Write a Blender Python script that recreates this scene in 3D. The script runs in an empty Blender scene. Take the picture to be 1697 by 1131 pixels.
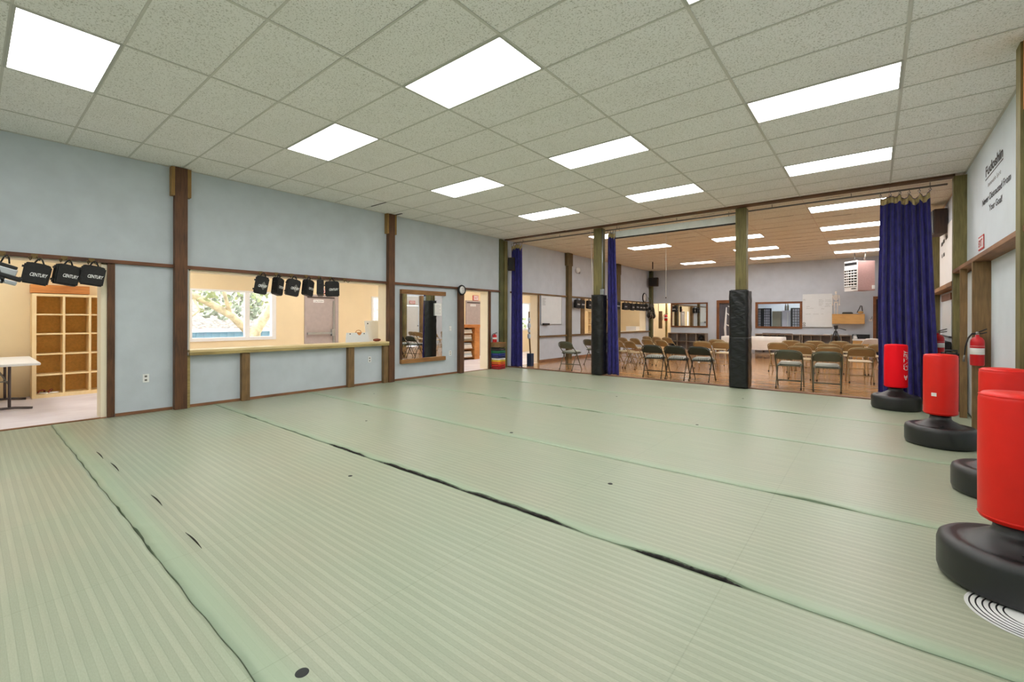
import bpy, bmesh, math, random
from mathutils import Vector, Matrix
R = random.Random(7)
C = bpy.context.scene.collection
PI = math.pi

# ------------------------------------------------------------------ materials
def lin(c):
    out = []
    for v in c[:3]:
        v = v / 255.0
        out.append(v / 12.92 if v <= 0.04045 else ((v + 0.055) / 1.055) ** 2.4)
    return (out[0], out[1], out[2], 1.0)

def nodes(name):
    m = bpy.data.materials.new(name); m.use_nodes = True
    nt = m.node_tree; b = nt.nodes['Principled BSDF']
    return m, nt, b

def N(nt, t, **kw):
    n = nt.nodes.new(t)
    for k, v in kw.items(): setattr(n, k, v)
    return n

def ramp(nt, fac, stops):
    r = N(nt, 'ShaderNodeValToRGB')
    els = r.color_ramp.elements
    while len(els) < len(stops): els.new(0.5)
    for e, (p, c) in zip(els, stops): e.position = p; e.color = c
    nt.links.new(fac, r.inputs['Fac'])
    return r.outputs['Color']

def coords(nt, scale=(1, 1, 1), kind='Object'):
    t = N(nt, 'ShaderNodeTexCoord'); mp = N(nt, 'ShaderNodeMapping')
    mp.inputs['Scale'].default_value = scale
    nt.links.new(t.outputs[kind], mp.inputs['Vector'])
    return mp.outputs['Vector']

def noise(nt, vec, scale, detail=3.0, rough=0.55):
    n = N(nt, 'ShaderNodeTexNoise')
    n.inputs['Scale'].default_value = scale; n.inputs['Detail'].default_value = detail
    n.inputs['Roughness'].default_value = rough
    nt.links.new(vec, n.inputs['Vector'])
    return n.outputs['Fac']

def bump(nt, b, h, strength=0.2, dist=0.01):
    bp = N(nt, 'ShaderNodeBump'); bp.inputs['Strength'].default_value = strength
    bp.inputs['Distance'].default_value = dist
    nt.links.new(h, bp.inputs['Height']); nt.links.new(bp.outputs['Normal'], b.inputs['Normal'])

def mul(c, k): return (min(1, c[0] * k), min(1, c[1] * k), min(1, c[2] * k), 1)

def plain(name, rgb, rough=0.5, metal=0.0, var=0.08, scale=6.0, bmp=0.0, spec=0.5):
    m, nt, b = nodes(name)
    c = lin(rgb)
    f = noise(nt, coords(nt), scale)
    col = ramp(nt, f, [(0.3, mul(c, 1 - var)), (0.7, mul(c, 1 + var))])
    nt.links.new(col, b.inputs['Base Color'])
    b.inputs['Roughness'].default_value = rough; b.inputs['Metallic'].default_value = metal
    b.inputs['Specular IOR Level'].default_value = spec
    if bmp: bump(nt, b, noise(nt, coords(nt), scale * 12), bmp, 0.004)
    return m

def wood(name, dark, light, stretch=(14, 14, 1.2), rough=0.6, scale=3.0, bmp=0.15, knots=None):
    m, nt, b = nodes(name)
    v = coords(nt, stretch)
    f = noise(nt, v, scale, 6.0, 0.65)
    f2 = noise(nt, coords(nt), 1.6, 2.0)
    a = N(nt, 'ShaderNodeMath', operation='MULTIPLY_ADD'); a.inputs[1].default_value = 0.6
    nt.links.new(f2, a.inputs[0]); 
    s = N(nt, 'ShaderNodeMath', operation='MULTIPLY'); s.inputs[1].default_value = 0.55
    nt.links.new(f, s.inputs[0]); nt.links.new(s.outputs[0], a.inputs[2])
    col = ramp(nt, a.outputs[0], [(0.38, lin(dark)), (0.72, lin(light))])
    nt.links.new(col, b.inputs['Base Color'])
    b.inputs['Roughness'].default_value = rough
    bump(nt, b, f, bmp, 0.004)
    return m

def emis(name, rgb, strength):
    m, nt, b = nodes(name)
    b.inputs['Base Color'].default_value = (0.8, 0.8, 0.8, 1)
    b.inputs['Emission Color'].default_value = lin(rgb)
    b.inputs['Emission Strength'].default_value = strength
    return m

M = {}
M['wall'] = plain('painted_wall', (197, 205, 211), 0.75, var=0.05, scale=3.0, bmp=0.12)
M['wall_pink'] = plain('painted_wall_far', (198, 205, 214), 0.75, var=0.05, scale=3.0, bmp=0.12)
M['wall_white'] = plain('white_panel_wall', (222, 231, 238), 0.42, var=0.03, scale=3.0, bmp=0.05)
M['cream'] = plain('cream_paint', (240, 220, 180), 0.7, var=0.03, scale=2.0, bmp=0.05)
M['creamjamb'] = plain('cream_jamb', (247, 234, 206), 0.6, var=0.03, scale=2.0)
M['brown'] = wood('brown_stained_timber', (50, 29, 14), (116, 76, 46))
M['brownx'] = wood('brown_stained_timber_across', (64, 36, 20), (130, 82, 52), (14, 1.2, 14))
M['brownr'] = wood('brown_lumber', (86, 66, 38), (146, 114, 72))
M['olive_post'] = wood('olive_brown_timber', (60, 48, 26), (116, 98, 58))
M['olive_rail'] = wood('olive_brown_rail', (84, 62, 36), (140, 108, 66), (14, 1.2, 14))
M['brownrx'] = wood('brown_lumber_rail', (100, 66, 44), (158, 112, 76), (14, 1.2, 14))
M['green'] = wood('green_treated_timber', (72, 63, 32), (136, 125, 76))
M['greend'] = wood('dark_green_treated_timber', (52, 54, 32), (108, 108, 66))
M['greeny'] = wood('green_treated_plank', (128, 112, 66), (190, 168, 108), (14, 1.2, 14))
M['plank'] = wood('counter_plank', (205, 180, 125), (232, 212, 160), (14, 1.2, 14), rough=0.45)
M['block'] = wood('tan_timber_block', (120, 88, 42), (168, 130, 72))
M['beam'] = wood('beam_timber', (62, 40, 24), (112, 78, 50), (1.2, 14, 14))
M['beamdark'] = plain('dark_sealing_strip', (32, 28, 24), 0.7)
M['sill'] = wood('threshold_timber', (70, 44, 30), (150, 108, 82), (1.2, 14, 14))
M['mirrorframe'] = wood('mirror_frame_timber', (112, 74, 36), (166, 118, 66), (14, 1.2, 14))
M['framebrown'] = wood('window_frame_timber', (92, 52, 24), (140, 86, 44), (1.2, 14, 14))
M['orangewood'] = wood('orange_pine', (176, 104, 48), (222, 152, 84), (10, 1.2, 10))
M['shelfwood'] = wood('maple_shelf', (236, 206, 150), (248, 226, 178), (8, 8, 1.2), bmp=0.04)
M['shelfback'] = plain('tan_shelf_back', (216, 170, 96), 0.8, var=0.1, scale=30)
M['tanbox'] = wood('tan_ply', (196, 148, 84), (222, 176, 108), (1.2, 10, 10))
M['grayshelf'] = wood('grey_brown_shelf', (120, 104, 90), (160, 144, 126), (1.2, 10, 10))
M['grayshelfback'] = plain('grey_shelf_back', (150, 142, 138), 0.8)
M['black'] = plain('black_plastic', (20, 20, 21), 0.45, var=0.2)
M['blackmat'] = plain('black_foam', (24, 23, 22), 0.6, var=0.4, scale=40, bmp=0.3)
M['rubber'] = plain('black_base_plastic', (24, 26, 27), 0.36, var=0.12, scale=60, bmp=0.25, spec=0.7)
M['red'] = plain('red_vinyl', (232, 24, 6), 0.45, var=0.06, scale=5, bmp=0.1)
M['redbright'] = plain('bright_red_vinyl', (255, 2, 28), 0.6, var=0.0, scale=5, bmp=0.08, spec=0.25)
M['redmetal'] = plain('red_enamel', (206, 18, 28), 0.3)
M['white'] = plain('white_plastic', (238, 238, 236), 0.45, var=0.02)
M['whitepaper'] = plain('white_paper', (242, 240, 236), 0.7, var=0.02)
M['whiteboard'] = plain('whiteboard_surface', (228, 232, 233), 0.25, var=0.02)
M['offwhite'] = plain('off_white_cloth', (232, 226, 218), 0.8, var=0.03)
M['alu'] = plain('brushed_aluminium', (176, 180, 182), 0.35, 0.8, var=0.05)
M['steel'] = plain('dull_steel', (120, 118, 112), 0.4, 0.7, var=0.1)
M['brass'] = plain('brass_hook', (118, 96, 58), 0.4, 0.7)
M['chrome'] = plain('chrome', (200, 200, 200), 0.15, 1.0)
M['darkmetal'] = plain('dark_grey_metal', (82, 72, 70), 0.45, 0.4)
M['grey_door'] = plain('grey_painted_door', (176, 164, 160), 0.5, var=0.05, scale=10, bmp=0.06)
M['white_door'] = plain('white_painted_door', (228, 230, 228), 0.5, var=0.02)
M['chair_dark'] = plain('dark_green_grey_enamel', (52, 54, 44), 0.4, 0.2, var=0.1)
M['chair_grey'] = plain('grey_green_enamel', (98, 102, 86), 0.4, 0.2, var=0.08)
M['chair_tan'] = plain('tan_enamel', (164, 143, 103), 0.38, 0.25, var=0.08)
M['chair_tanedge'] = plain('light_tan_enamel', (196, 176, 138), 0.35, 0.3, var=0.06)
M['cushion'] = plain('grey_cushion_vinyl', (172, 172, 160), 0.6, var=0.05, bmp=0.1)
M['redtext'] = plain('red_ink', (204, 40, 32), 0.5)
M['blacktext'] = plain('black_ink', (28, 28, 30), 0.5)
M['whitetext'] = plain('white_ink', (240, 240, 238), 0.5)
M['bluecan'] = plain('navy_painted_stand', (34, 50, 78), 0.5)
M['pink'] = plain('pink_beige_enamel', (186, 148, 142), 0.5, var=0.06, scale=20)
M['bone'] = plain('bone_plastic', (246, 236, 222), 0.5)
M['brownthing'] = plain('brown_leather', (130, 58, 32), 0.6)
M['vinylfloor'] = wood('pale_plank_floor', (216, 206, 212), (240, 234, 238), (10, 0.8, 10), rough=0.45, bmp=0.05)
M['darkroom'] = plain('dark_room_paint', (40, 40, 46), 0.7)
M['fridge'] = plain('lavender_white_panel', (206, 204, 220), 0.35)
M['olive'] = plain('olive_cabinet', (146, 140, 122), 0.6)
M['rollerwhite'] = plain('screen_case_white', (244, 248, 246), 0.4)

# patterned cushion
m, nt, b = nodes('patterned_cushion_cloth')
w = N(nt, 'ShaderNodeTexWave', wave_type='BANDS'); w.inputs['Scale'].default_value = 9
w.inputs['Distortion'].default_value = 3.5; w.inputs['Detail'].default_value = 2
nt.links.new(coords(nt), w.inputs['Vector'])
nt.links.new(ramp(nt, w.outputs['Fac'], [(0.3, lin((110, 112, 104))), (0.65, lin((196, 196, 188)))]), b.inputs['Base Color'])
b.inputs['Roughness'].default_value = 0.8
M['cushion_pat'] = m

# ceiling tile: pale mineral fibre with fine dark fissures
def tile(name, rgb, fiss):
    m, nt, b = nodes(name)
    v = coords(nt)
    f = noise(nt, v, 80.0, 2.0, 0.6)
    g = noise(nt, v, 2.2, 2.0)
    c = lin(rgb)
    spots = ramp(nt, f, [(0.32, lin(fiss)), (0.46, c)])
    base = ramp(nt, g, [(0.35, (0.97, 0.97, 0.96, 1)), (0.65, (1, 1, 1, 1))])
    mx = N(nt, 'ShaderNodeMix', data_type='RGBA', blend_type='MULTIPLY'); mx.inputs[0].default_value = 1.0
    nt.links.new(spots, mx.inputs[6]); nt.links.new(base, mx.inputs[7])
    nt.links.new(mx.outputs[2], b.inputs['Base Color'])
    b.inputs['Roughness'].default_value = 0.9; b.inputs['Specular IOR Level'].default_value = 0.1
    bump(nt, b, f, 0.25, 0.004)
    return m
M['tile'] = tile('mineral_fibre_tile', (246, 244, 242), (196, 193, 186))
M['tile_far'] = tile('tan_mineral_fibre_tile', (238, 231, 212), (192, 176, 152))  # slight tan paints some of the parquet's warm bounce into the tile colour
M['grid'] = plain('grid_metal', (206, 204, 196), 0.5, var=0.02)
M['grid_far'] = plain('grid_metal_tan', (214, 194, 172), 0.6, var=0.02)  # same warm floor bounce painted into the far grid bars
M['fixture'] = plain('fixture_metal', (186, 186, 178), 0.4)
M['lamp'] = emis('lit_diffuser', (255, 252, 251), 8.6)
M['lamp_far'] = emis('lit_diffuser_far', (255, 252, 250), 10.8)
M['lamp_ante'] = emis('lit_diffuser_entry', (255, 251, 246), 9.6)
M['lamp_dim'] = emis('lit_diffuser_office', (255, 252, 250), 12.0)

# tatami-print vinyl mat: bands run along X (the long way of each strip), each band woven
def mat_material(name, seed):
    m, nt, b = nodes(name)
    v = coords(nt)
    sep = N(nt, 'ShaderNodeSeparateXYZ'); nt.links.new(v, sep.inputs[0])
    k = N(nt, 'ShaderNodeMath', operation='MULTIPLY'); k.inputs[1].default_value = 1 / 0.0535
    nt.links.new(sep.outputs['Y'], k.inputs[0])
    fr = N(nt, 'ShaderNodeMath', operation='FRACT'); nt.links.new(k.outputs[0], fr.inputs[0])
    band = ramp(nt, fr.outputs[0], [(0.0, (0.0, 0, 0, 1)), (0.05, (0.50, 0.50, 0.50, 1)), (0.45, (0.54, 0.54, 0.54, 1)), (0.495, (0.2, 0.2, 0.2, 1)), (0.54, (1, 1, 1, 1)), (0.95, (0.95, 0.95, 0.95, 1)), (1.0, (0, 0, 0, 1))])
    big = noise(nt, v, 0.55, 3.0)
    fine = noise(nt, coords(nt, (60, 220, 60)), 1.0, 2.0)
    cA = ramp(nt, big, [(0.3, lin((156, 158, 137))), (0.7, lin((148, 162, 138)))])
    cB = ramp(nt, big, [(0.3, lin((183, 184, 161))), (0.7, lin((174, 187, 162)))])
    wv = noise(nt, coords(nt, (1.6, 26, 1)), 1.0, 3.0, 0.6)
    wk = ramp(nt, wv, [(0.3, (0.55, 0.55, 0.55, 1)), (0.7, (1, 1, 1, 1))])
    bw = N(nt, 'ShaderNodeMix', data_type='RGBA', blend_type='MULTIPLY'); bw.inputs[0].default_value = 1
    nt.links.new(band, bw.inputs[6]); nt.links.new(wk, bw.inputs[7])
    mx = N(nt, 'ShaderNodeMix', data_type='RGBA'); nt.links.new(bw.outputs[2], mx.inputs[0])
    nt.links.new(cA, mx.inputs[6]); nt.links.new(cB, mx.inputs[7])
    m2 = N(nt, 'ShaderNodeMix', data_type='RGBA', blend_type='MULTIPLY'); m2.inputs[0].default_value = 1
    nt.links.new(mx.outputs[2], m2.inputs[6])
    nt.links.new(ramp(nt, fine, [(0.25, (0.88, 0.88, 0.87, 1)), (0.75, (1, 1, 1, 1))]), m2.inputs[7])
    # plain smooth green hem along both long edges of the strip (object Y runs -1..1 is not known, so use generated)
    gen = N(nt, 'ShaderNodeTexCoord'); sg = N(nt, 'ShaderNodeSeparateXYZ')
    nt.links.new(gen.outputs['Generated'], sg.inputs[0])
    hem = ramp(nt, sg.outputs['Y'], [(0.0, (.9, .9, .9, 1)), (0.05, (0.7, 0.7, 0.7, 1)), (0.09, (0, 0, 0, 1)), (0.965, (0, 0, 0, 1)), (1.0, (0.4, 0.4, 0.4, 1))])
    m3 = N(nt, 'ShaderNodeMix', data_type='RGBA'); nt.links.new(hem, m3.inputs[0])
    nt.links.new(m2.outputs[2], m3.inputs[6]); m3.inputs[7].default_value = lin((160, 179, 151))
    # faint creases across the strip every 1.2 m
    kx = N(nt, 'ShaderNodeMath', operation='MULTIPLY_ADD'); kx.inputs[1].default_value = 1 / 1.2; kx.inputs[2].default_value = -1.33 / 1.2 + 0.5
    nt.links.new(sep.outputs['X'], kx.inputs[0])
    fx = N(nt, 'ShaderNodeMath', operation='FRACT'); nt.links.new(kx.outputs[0], fx.inputs[0])
    ln = ramp(nt, fx.outputs[0], [(0.4965, (1, 1, 1, 1)), (0.4985, (0.72, 0.72, 0.70, 1)), (0.5015, (0.80, 0.80, 0.78, 1)), (0.504, (1, 1, 1, 1))])
    m4 = N(nt, 'ShaderNodeMix', data_type='RGBA', blend_type='MULTIPLY'); m4.inputs[0].default_value = 0.6
    nt.links.new(m3.outputs[2], m4.inputs[6]); nt.links.new(ln, m4.inputs[7])
    nt.links.new(m4.outputs[2], b.inputs['Base Color'])
    b.inputs['Roughness'].default_value = 0.38; b.inputs['Specular IOR Level'].default_value = 0.45
    bump(nt, b, noise(nt, v, 3.0, 3.0), 0.12, 0.012)
    return m
M['mat'] = mat_material('green_tatami_vinyl', 0)
M['matedge'] = plain('torn_black_foam_edge', (30, 27, 22), 0.9, var=0.5, scale=60)
M['spot'] = plain('black_tape_dot', (40, 44, 44), 0.7)

# parquet
m, nt, b = nodes('glossy_parquet')
v = coords(nt)
br = N(nt, 'ShaderNodeTexBrick'); br.offset = 0.5; br.inputs['Scale'].default_value = 2.2
br.inputs['Brick Width'].default_value = 0.9; br.inputs['Row Height'].default_value = 0.18; br.inputs['Mortar Size'].default_value = 0.006
br.inputs['Color1'].default_value = lin((206, 160, 110)); br.inputs['Color2'].default_value = lin((178, 130, 84)); br.inputs['Mortar'].default_value = lin((150, 104, 62))
nt.links.new(v, br.inputs['Vector'])
gn = noise(nt, coords(nt, (2, 22, 2)), 2.0, 5.0)
mx = N(nt, 'ShaderNodeMix', data_type='RGBA', blend_type='MULTIPLY'); mx.inputs[0].default_value = 1
nt.links.new(br.outputs['Color'], mx.inputs[6]); nt.links.new(ramp(nt, gn, [(0.3, (0.8, 0.78, 0.74, 1)), (0.7, (1, 1, 1, 1))]), mx.inputs[7])
nt.links.new(mx.outputs[2], b.inputs['Base Color'])
b.inputs['Roughness'].default_value = 0.16
bump(nt, b, noise(nt, v, 9.0, 2.0), 0.05, 0.004)
M['parquet'] = m

# navy curtain cloth
m, nt, b = nodes('navy_curtain_cloth')
f = noise(nt, coords(nt, (1, 1, 0.3)), 26, 4)
nt.links.new(ramp(nt, f, [(0.3, lin((30, 28, 92))), (0.7, lin((56, 50, 140)))]), b.inputs['Base Color'])
b.inputs['Roughness'].default_value = 0.85; b.inputs['Sheen Weight'].default_value = 0.3
M['curtain'] = m
M['webbing'] = plain('tan_webbing', (200, 180, 132), 0.8, var=0.1, scale=30)

# wrinkled black vinyl of the column pads
m, nt, b = nodes('wrinkled_black_vinyl')
b.inputs['Base Color'].default_value = lin((20, 21, 21)); b.inputs['Roughness'].default_value = 0.3
wv = N(nt, 'ShaderNodeTexWave'); wv.inputs['Scale'].default_value = 1.6; wv.inputs['Distortion'].default_value = 14; wv.inputs['Detail'].default_value = 3; wv.inputs['Detail Scale'].default_value = 1.6
nt.links.new(coords(nt, (1.0, 1.0, 2.4)), wv.inputs['Vector'])
bump(nt, b, wv.outputs['Fac'], 0.3, 0.012)
M['vinyl'] = m

# mirror and glass
m, nt, b = nodes('mirror_glass')
b.inputs['Base Color'].default_value = (0.86, 0.89, 0.87, 1); b.inputs['Metallic'].default_value = 1; b.inputs['Roughness'].default_value = 0.015
M['mirror'] = m
m = bpy.data.materials.new('window_glass'); m.use_nodes = True; nt = m.node_tree
nt.nodes.remove(nt.nodes['Principled BSDF']); out = nt.nodes['Material Output']
lw = N(nt, 'ShaderNodeLayerWeight'); lw.inputs['Blend'].default_value = 0.5
pw = N(nt, 'ShaderNodeMath', operation='POWER'); pw.inputs[1].default_value = 5.0
nt.links.new(lw.outputs['Facing'], pw.inputs[0])
fr = N(nt, 'ShaderNodeMath', operation='MULTIPLY_ADD'); fr.inputs[1].default_value = 0.9; fr.inputs[2].default_value = 0.04
nt.links.new(pw.outputs[0], fr.inputs[0])
tr = N(nt, 'ShaderNodeBsdfTransparent'); tr.inputs['Color'].default_value = (0.95, 0.97, 0.96, 1)
gl = N(nt, 'ShaderNodeBsdfGlossy'); gl.inputs['Roughness'].default_value = 0.02
ms = N(nt, 'ShaderNodeMixShader')
nt.links.new(fr.outputs[0], ms.inputs[0]); nt.links.new(tr.outputs[0], ms.inputs[1]); nt.links.new(gl.outputs[0], ms.inputs[2])
nt.links.new(ms.outputs[0], out.inputs['Surface'])
M['glass'] = m
# outdoors
M['bark'] = plain('pale_bark', (196, 182, 156), 0.9, var=0.3, scale=8)
M['leaf'] = plain('pale_green_leaves', (166, 178, 134), 0.8, var=0.4, scale=3)
M['ground'] = plain('dry_leaf_litter', (124, 112, 102), 0.95, var=0.75, scale=7)
M['bluewall'] = plain('blue_ribbed_metal', (132, 176, 208), 0.5, var=0.06, scale=3)
M['hedge'] = plain('dark_hedge_leaves', (152, 158, 138), 0.9, var=0.6, scale=7)

# ------------------------------------------------------------------ mesh helpers
class MB:
    def __init__(s): s.bm = bmesh.new()
    def box(s, a, b_, bev=0.0):
        x0, x1 = sorted((a[0], b_[0])); y0, y1 = sorted((a[1], b_[1])); z0, z1 = sorted((a[2], b_[2]))
        vs = [s.bm.verts.new(p) for p in [(x0, y0, z0), (x1, y0, z0), (x1, y1, z0), (x0, y1, z0), (x0, y0, z1), (x1, y0, z1), (x1, y1, z1), (x0, y1, z1)]]
        fs = [s.bm.faces.new([vs[i] for i in f]) for f in [(0, 3, 2, 1), (4, 5, 6, 7), (0, 1, 5, 4), (1, 2, 6, 5), (2, 3, 7, 6), (3, 0, 4, 7)]]
        if bev:
            es = set(e for f in fs for e in f.edges)
            bmesh.ops.bevel(s.bm, geom=list(es), offset=bev, segments=2, affect='EDGES', profile=0.6)
        return s
    def obox(s, c, size, rz=0, rx=0, ry=0, bev=0.0):
        n0 = len(s.bm.verts)
        t = MB(); t.box([-v / 2 for v in size], [v / 2 for v in size], bev)
        mat = Matrix.Translation(c) @ Matrix.Rotation(rz, 4, 'Z') @ Matrix.Rotation(ry, 4, 'Y') @ Matrix.Rotation(rx, 4, 'X')
        s.merge(t, mat); return s
    def merge(s, t, mat=None):
        if mat is not None: t.bm.transform(mat)
        me = bpy.data.meshes.new('tmp'); t.bm.to_mesh(me); s.bm.from_mesh(me); bpy.data.meshes.remove(me); t.bm.free()
        return s
    def tube(s, pts, r, n=8, closed=False, cap=True):
        pts = [Vector(p) for p in pts]; rings = []
        L = len(pts); up = Vector((0, 0, 1))
        prev = None
        for i, p in enumerate(pts):
            if closed: d = (pts[(i + 1) % L] - pts[i - 1])
            else: d = (pts[min(i + 1, L - 1)] - pts[max(i - 1, 0)])
            d.normalize()
            if prev is None:
                a = d.cross(up if abs(d.z) < 0.95 else Vector((1, 0, 0))).normalized()
            else:
                a = (prev - d * prev.dot(d))
                a = a.normalized() if a.length > 1e-6 else d.orthogonal().normalized()
            prev = a; c = d.cross(a).normalized()
            rr = r[i] if isinstance(r, (list, tuple)) else r
            rings.append([s.bm.verts.new(p + (a * math.cos(2 * PI * k / n) + c * math.sin(2 * PI * k / n)) * rr) for k in range(n)])
        rng = range(L if closed else L - 1)
        for i in rng:
            A, B = rings[i], rings[(i + 1) % L]
            for k in range(n):
                f = s.bm.faces.new([A[k], A[(k + 1) % n], B[(k + 1) % n], B[k]]); f.smooth = True
        if cap and not closed:
            s.bm.faces.new(list(reversed(rings[0]))); s.bm.faces.new(rings[-1])
        return s
    def lathe(s, prof, c=(0, 0, 0), n=32, sx=1, sy=1):
        rings = []
        for (r, z) in prof:
            if r < 1e-5: rings.append([s.bm.verts.new((c[0], c[1], c[2] + z))])
            else: rings.append([s.bm.verts.new((c[0] + sx * r * math.cos(2 * PI * k / n), c[1] + sy * r * math.sin(2 * PI * k / n), c[2] + z)) for k in range(n)])
        for A, B in zip(rings, rings[1:]):
            for k in range(n):
                if len(A) == 1 and len(B) == 1: continue
                if len(A) == 1: f = s.bm.faces.new([A[0], B[(k + 1) % n], B[k]]) if False else s.bm.faces.new([A[0], B[k], B[(k + 1) % n]])
                elif len(B) == 1: f = s.bm.faces.new([A[k], B[0], A[(k + 1) % n]])
                else: f = s.bm.faces.new([A[k], A[(k + 1) % n], B[(k + 1) % n], B[k]])
                f.smooth = True
        return s
    def prism(s, poly, o, u, v, w, th):
        """polygon (2-D) in the plane o + a*u + b*v, extruded th along w"""
        o, u, v, w = Vector(o), Vector(u), Vector(v), Vector(w)
        A = [s.bm.verts.new(o + u * a + v * b) for a, b in poly]
        B = [s.bm.verts.new(o + u * a + v * b + w * th) for a, b in poly]
        s.bm.faces.new(A); s.bm.faces.new(list(reversed(B)))
        n = len(poly)
        for i in range(n): s.bm.faces.new([A[i], B[i], B[(i + 1) % n], A[(i + 1) % n]])
        return s
    def blob(s, c, r, sub=2, jit=0.0, sq=(1, 1, 1)):
        t = bmesh.ops.create_icosphere(s.bm, subdivisions=sub, radius=1.0)
        for vv in t['verts']:
            k = 1 + R.uniform(-jit, jit)
            vv.co = Vector((c[0] + vv.co.x * r * sq[0] * k, c[1] + vv.co.y * r * sq[1] * k, c[2] + vv.co.z * r * sq[2] * k))
        for f in s.bm.faces: f.smooth = True
        return s
    def quad(s, *p):
        s.bm.faces.new([s.bm.verts.new(q) for q in p]); return s
    def build(s, name, mat, parent=None, origin=None, smooth=False):
        """parts are written in the parent's own space; top-level meshes take a world origin"""
        bmesh.ops.recalc_face_normals(s.bm, faces=s.bm.faces[:])
        if origin is not None: bmesh.ops.translate(s.bm, verts=s.bm.verts[:], vec=-Vector(origin))
        if smooth:
            for f in s.bm.faces: f.smooth = True
        me = bpy.data.meshes.new(name); s.bm.to_mesh(me); s.bm.free()
        me.materials.append(mat)
        ob = bpy.data.objects.new(name, me); C.objects.link(ob)
        if parent: ob.parent = parent
        if origin is not None: ob.location = origin
        return ob

def tag(o, label, cat=None, group=None, kind=None):
    if label: o['label'] = label
    if cat: o['category'] = cat
    if group: o['group'] = group
    if kind: o['kind'] = kind
    return o

def thing(name, label, cat, loc=(0, 0, 0), rz=0.0, group=None, kind=None):
    o = bpy.data.objects.new(name, None); C.objects.link(o); o.empty_display_size = 0.1
    o.location = loc; o.rotation_euler = (0, 0, rz)
    return tag(o, label, cat, group, kind)

def struct(name, mb, mat, label=None, cat=None, origin=None):
    o = mb.build(name, mat, None, origin)
    return tag(o, label, cat, None, 'structure')

def dup(root, loc=None, rz=None, label=None, group=None):
    r = root.copy(); C.objects.link(r)
    if loc is not None: r.location = loc
    if rz is not None: r.rotation_euler = (0, 0, rz)
    if label: r['label'] = label
    if group: r['group'] = group
    for ch in list(root.children):
        c = ch.copy(); C.objects.link(c); c.parent = r
        for g in list(ch.children):
            d = g.copy(); C.objects.link(d); d.parent = c
    return r

def text(name, s, o, right, up, size, mat, parent=None, bold=0.0, shear=0.0, align='LEFT', th=0.001, width=None):
    cu = bpy.data.curves.new('lettering', 'FONT'); cu.body = s; cu.size = 1.0; cu.offset = bold; cu.shear = shear; cu.align_x = align
    cu.extrude = 0.0
    t = bpy.data.objects.new('tmp_text', cu); C.objects.link(t)
    bpy.context.view_layer.update()
    dg = bpy.context.evaluated_depsgraph_get()
    me = bpy.data.meshes.new_from_object(t.evaluated_get(dg))
    bpy.data.objects.remove(t); bpy.data.curves.remove(cu)
    right, up = Vector(right).normalized(), Vector(up).normalized(); nrm = right.cross(up)
    sx = size
    xs = [v.co.x for v in me.vertices]
    if width and xs: sx = width / (max(xs) - min(xs))
    x0 = min(xs) if (xs and align == 'LEFT') else 0
    for v in me.vertices:
        v.co = Vector(o) + right * ((v.co.x - x0) * sx) + up * (v.co.y * size) + nrm * th
    me.materials.clear(); me.materials.append(mat)
    ob = bpy.data.objects.new(name, me); C.objects.link(ob)
    if parent: ob.parent = parent
    return ob
# ------------------------------------------------------------------ dimensions (metres)
H = 3.545          # ceiling
RW = 8.97          # right wall plane
FW = 16.80         # far wall plane
BW = -6.9          # back wall plane (behind the camera)
PY = 6.40          # line between mat room and wood-floored room
TK = 0.265         # left wall thickness
AX = -3.13         # entry hall back wall
RX, RY = 1.2192, 0.6096
def gx(i): return 5.67 + RX * i
def gy(j): return RY * j

# ------------------------------------------------------------------ floors
struct('floor', MB().box((-0.02, BW, -0.14), (RW + 0.02, PY + 0.02, -0.03)), M['darkmetal'], 'sub-floor under the green mats', 'floor')
struct('floor', MB().box((0, PY + 0.1, -0.14), (RW + 0.02, FW + 1.4, 0.0)), M['parquet'], 'glossy brown parquet floor of the far room', 'floor')
struct('floor', MB().box((AX - 0.1, BW, -0.14), (0.0, FW + 1.4, 0.0)), M['vinylfloor'], 'pale plank floor of the entry hall behind the left wall', 'floor')
struct('trim_1', MB().box((-0.02, PY + 0.0, -0.03), (RW, PY + 0.11, 0.018), 0.006), M['sill'], 'wooden threshold strip between green mats and parquet', 'threshold')

# the mats: six long strips laid across the room; the near edge of some has lifted and torn open
seams = [BW + 0.02, -4.35, -2.575, -0.797, 0.69, 2.515, 4.26, PY - 0.005]
mat_lab = ['green tatami-print mat strip along the back wall, behind the camera',
           'nearest green tatami-print mat strip, crossing the bottom corner left of the torn seam',
           'green mat strip between the wavy near seam and the long black torn seam',
           'green mat strip just beyond the long black torn seam',
           'green mat strip in the middle of the room, fourth from the parquet threshold',
           'green mat strip third from the parquet threshold',
           'green mat strip second from the last one before the parquet']
mat_lab = ['green tatami-print mat strip along the back wall behind the camera',
           'green mat strip nearest the camera, left of the wavy near seam',
           'green mat strip between the wavy near seam and the long black torn seam',
           'green mat strip just beyond the long black torn seam',
           'green mat strip third from the parquet threshold',
           'green mat strip second from the parquet threshold',
           'green mat strip touching the parquet threshold']
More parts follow.
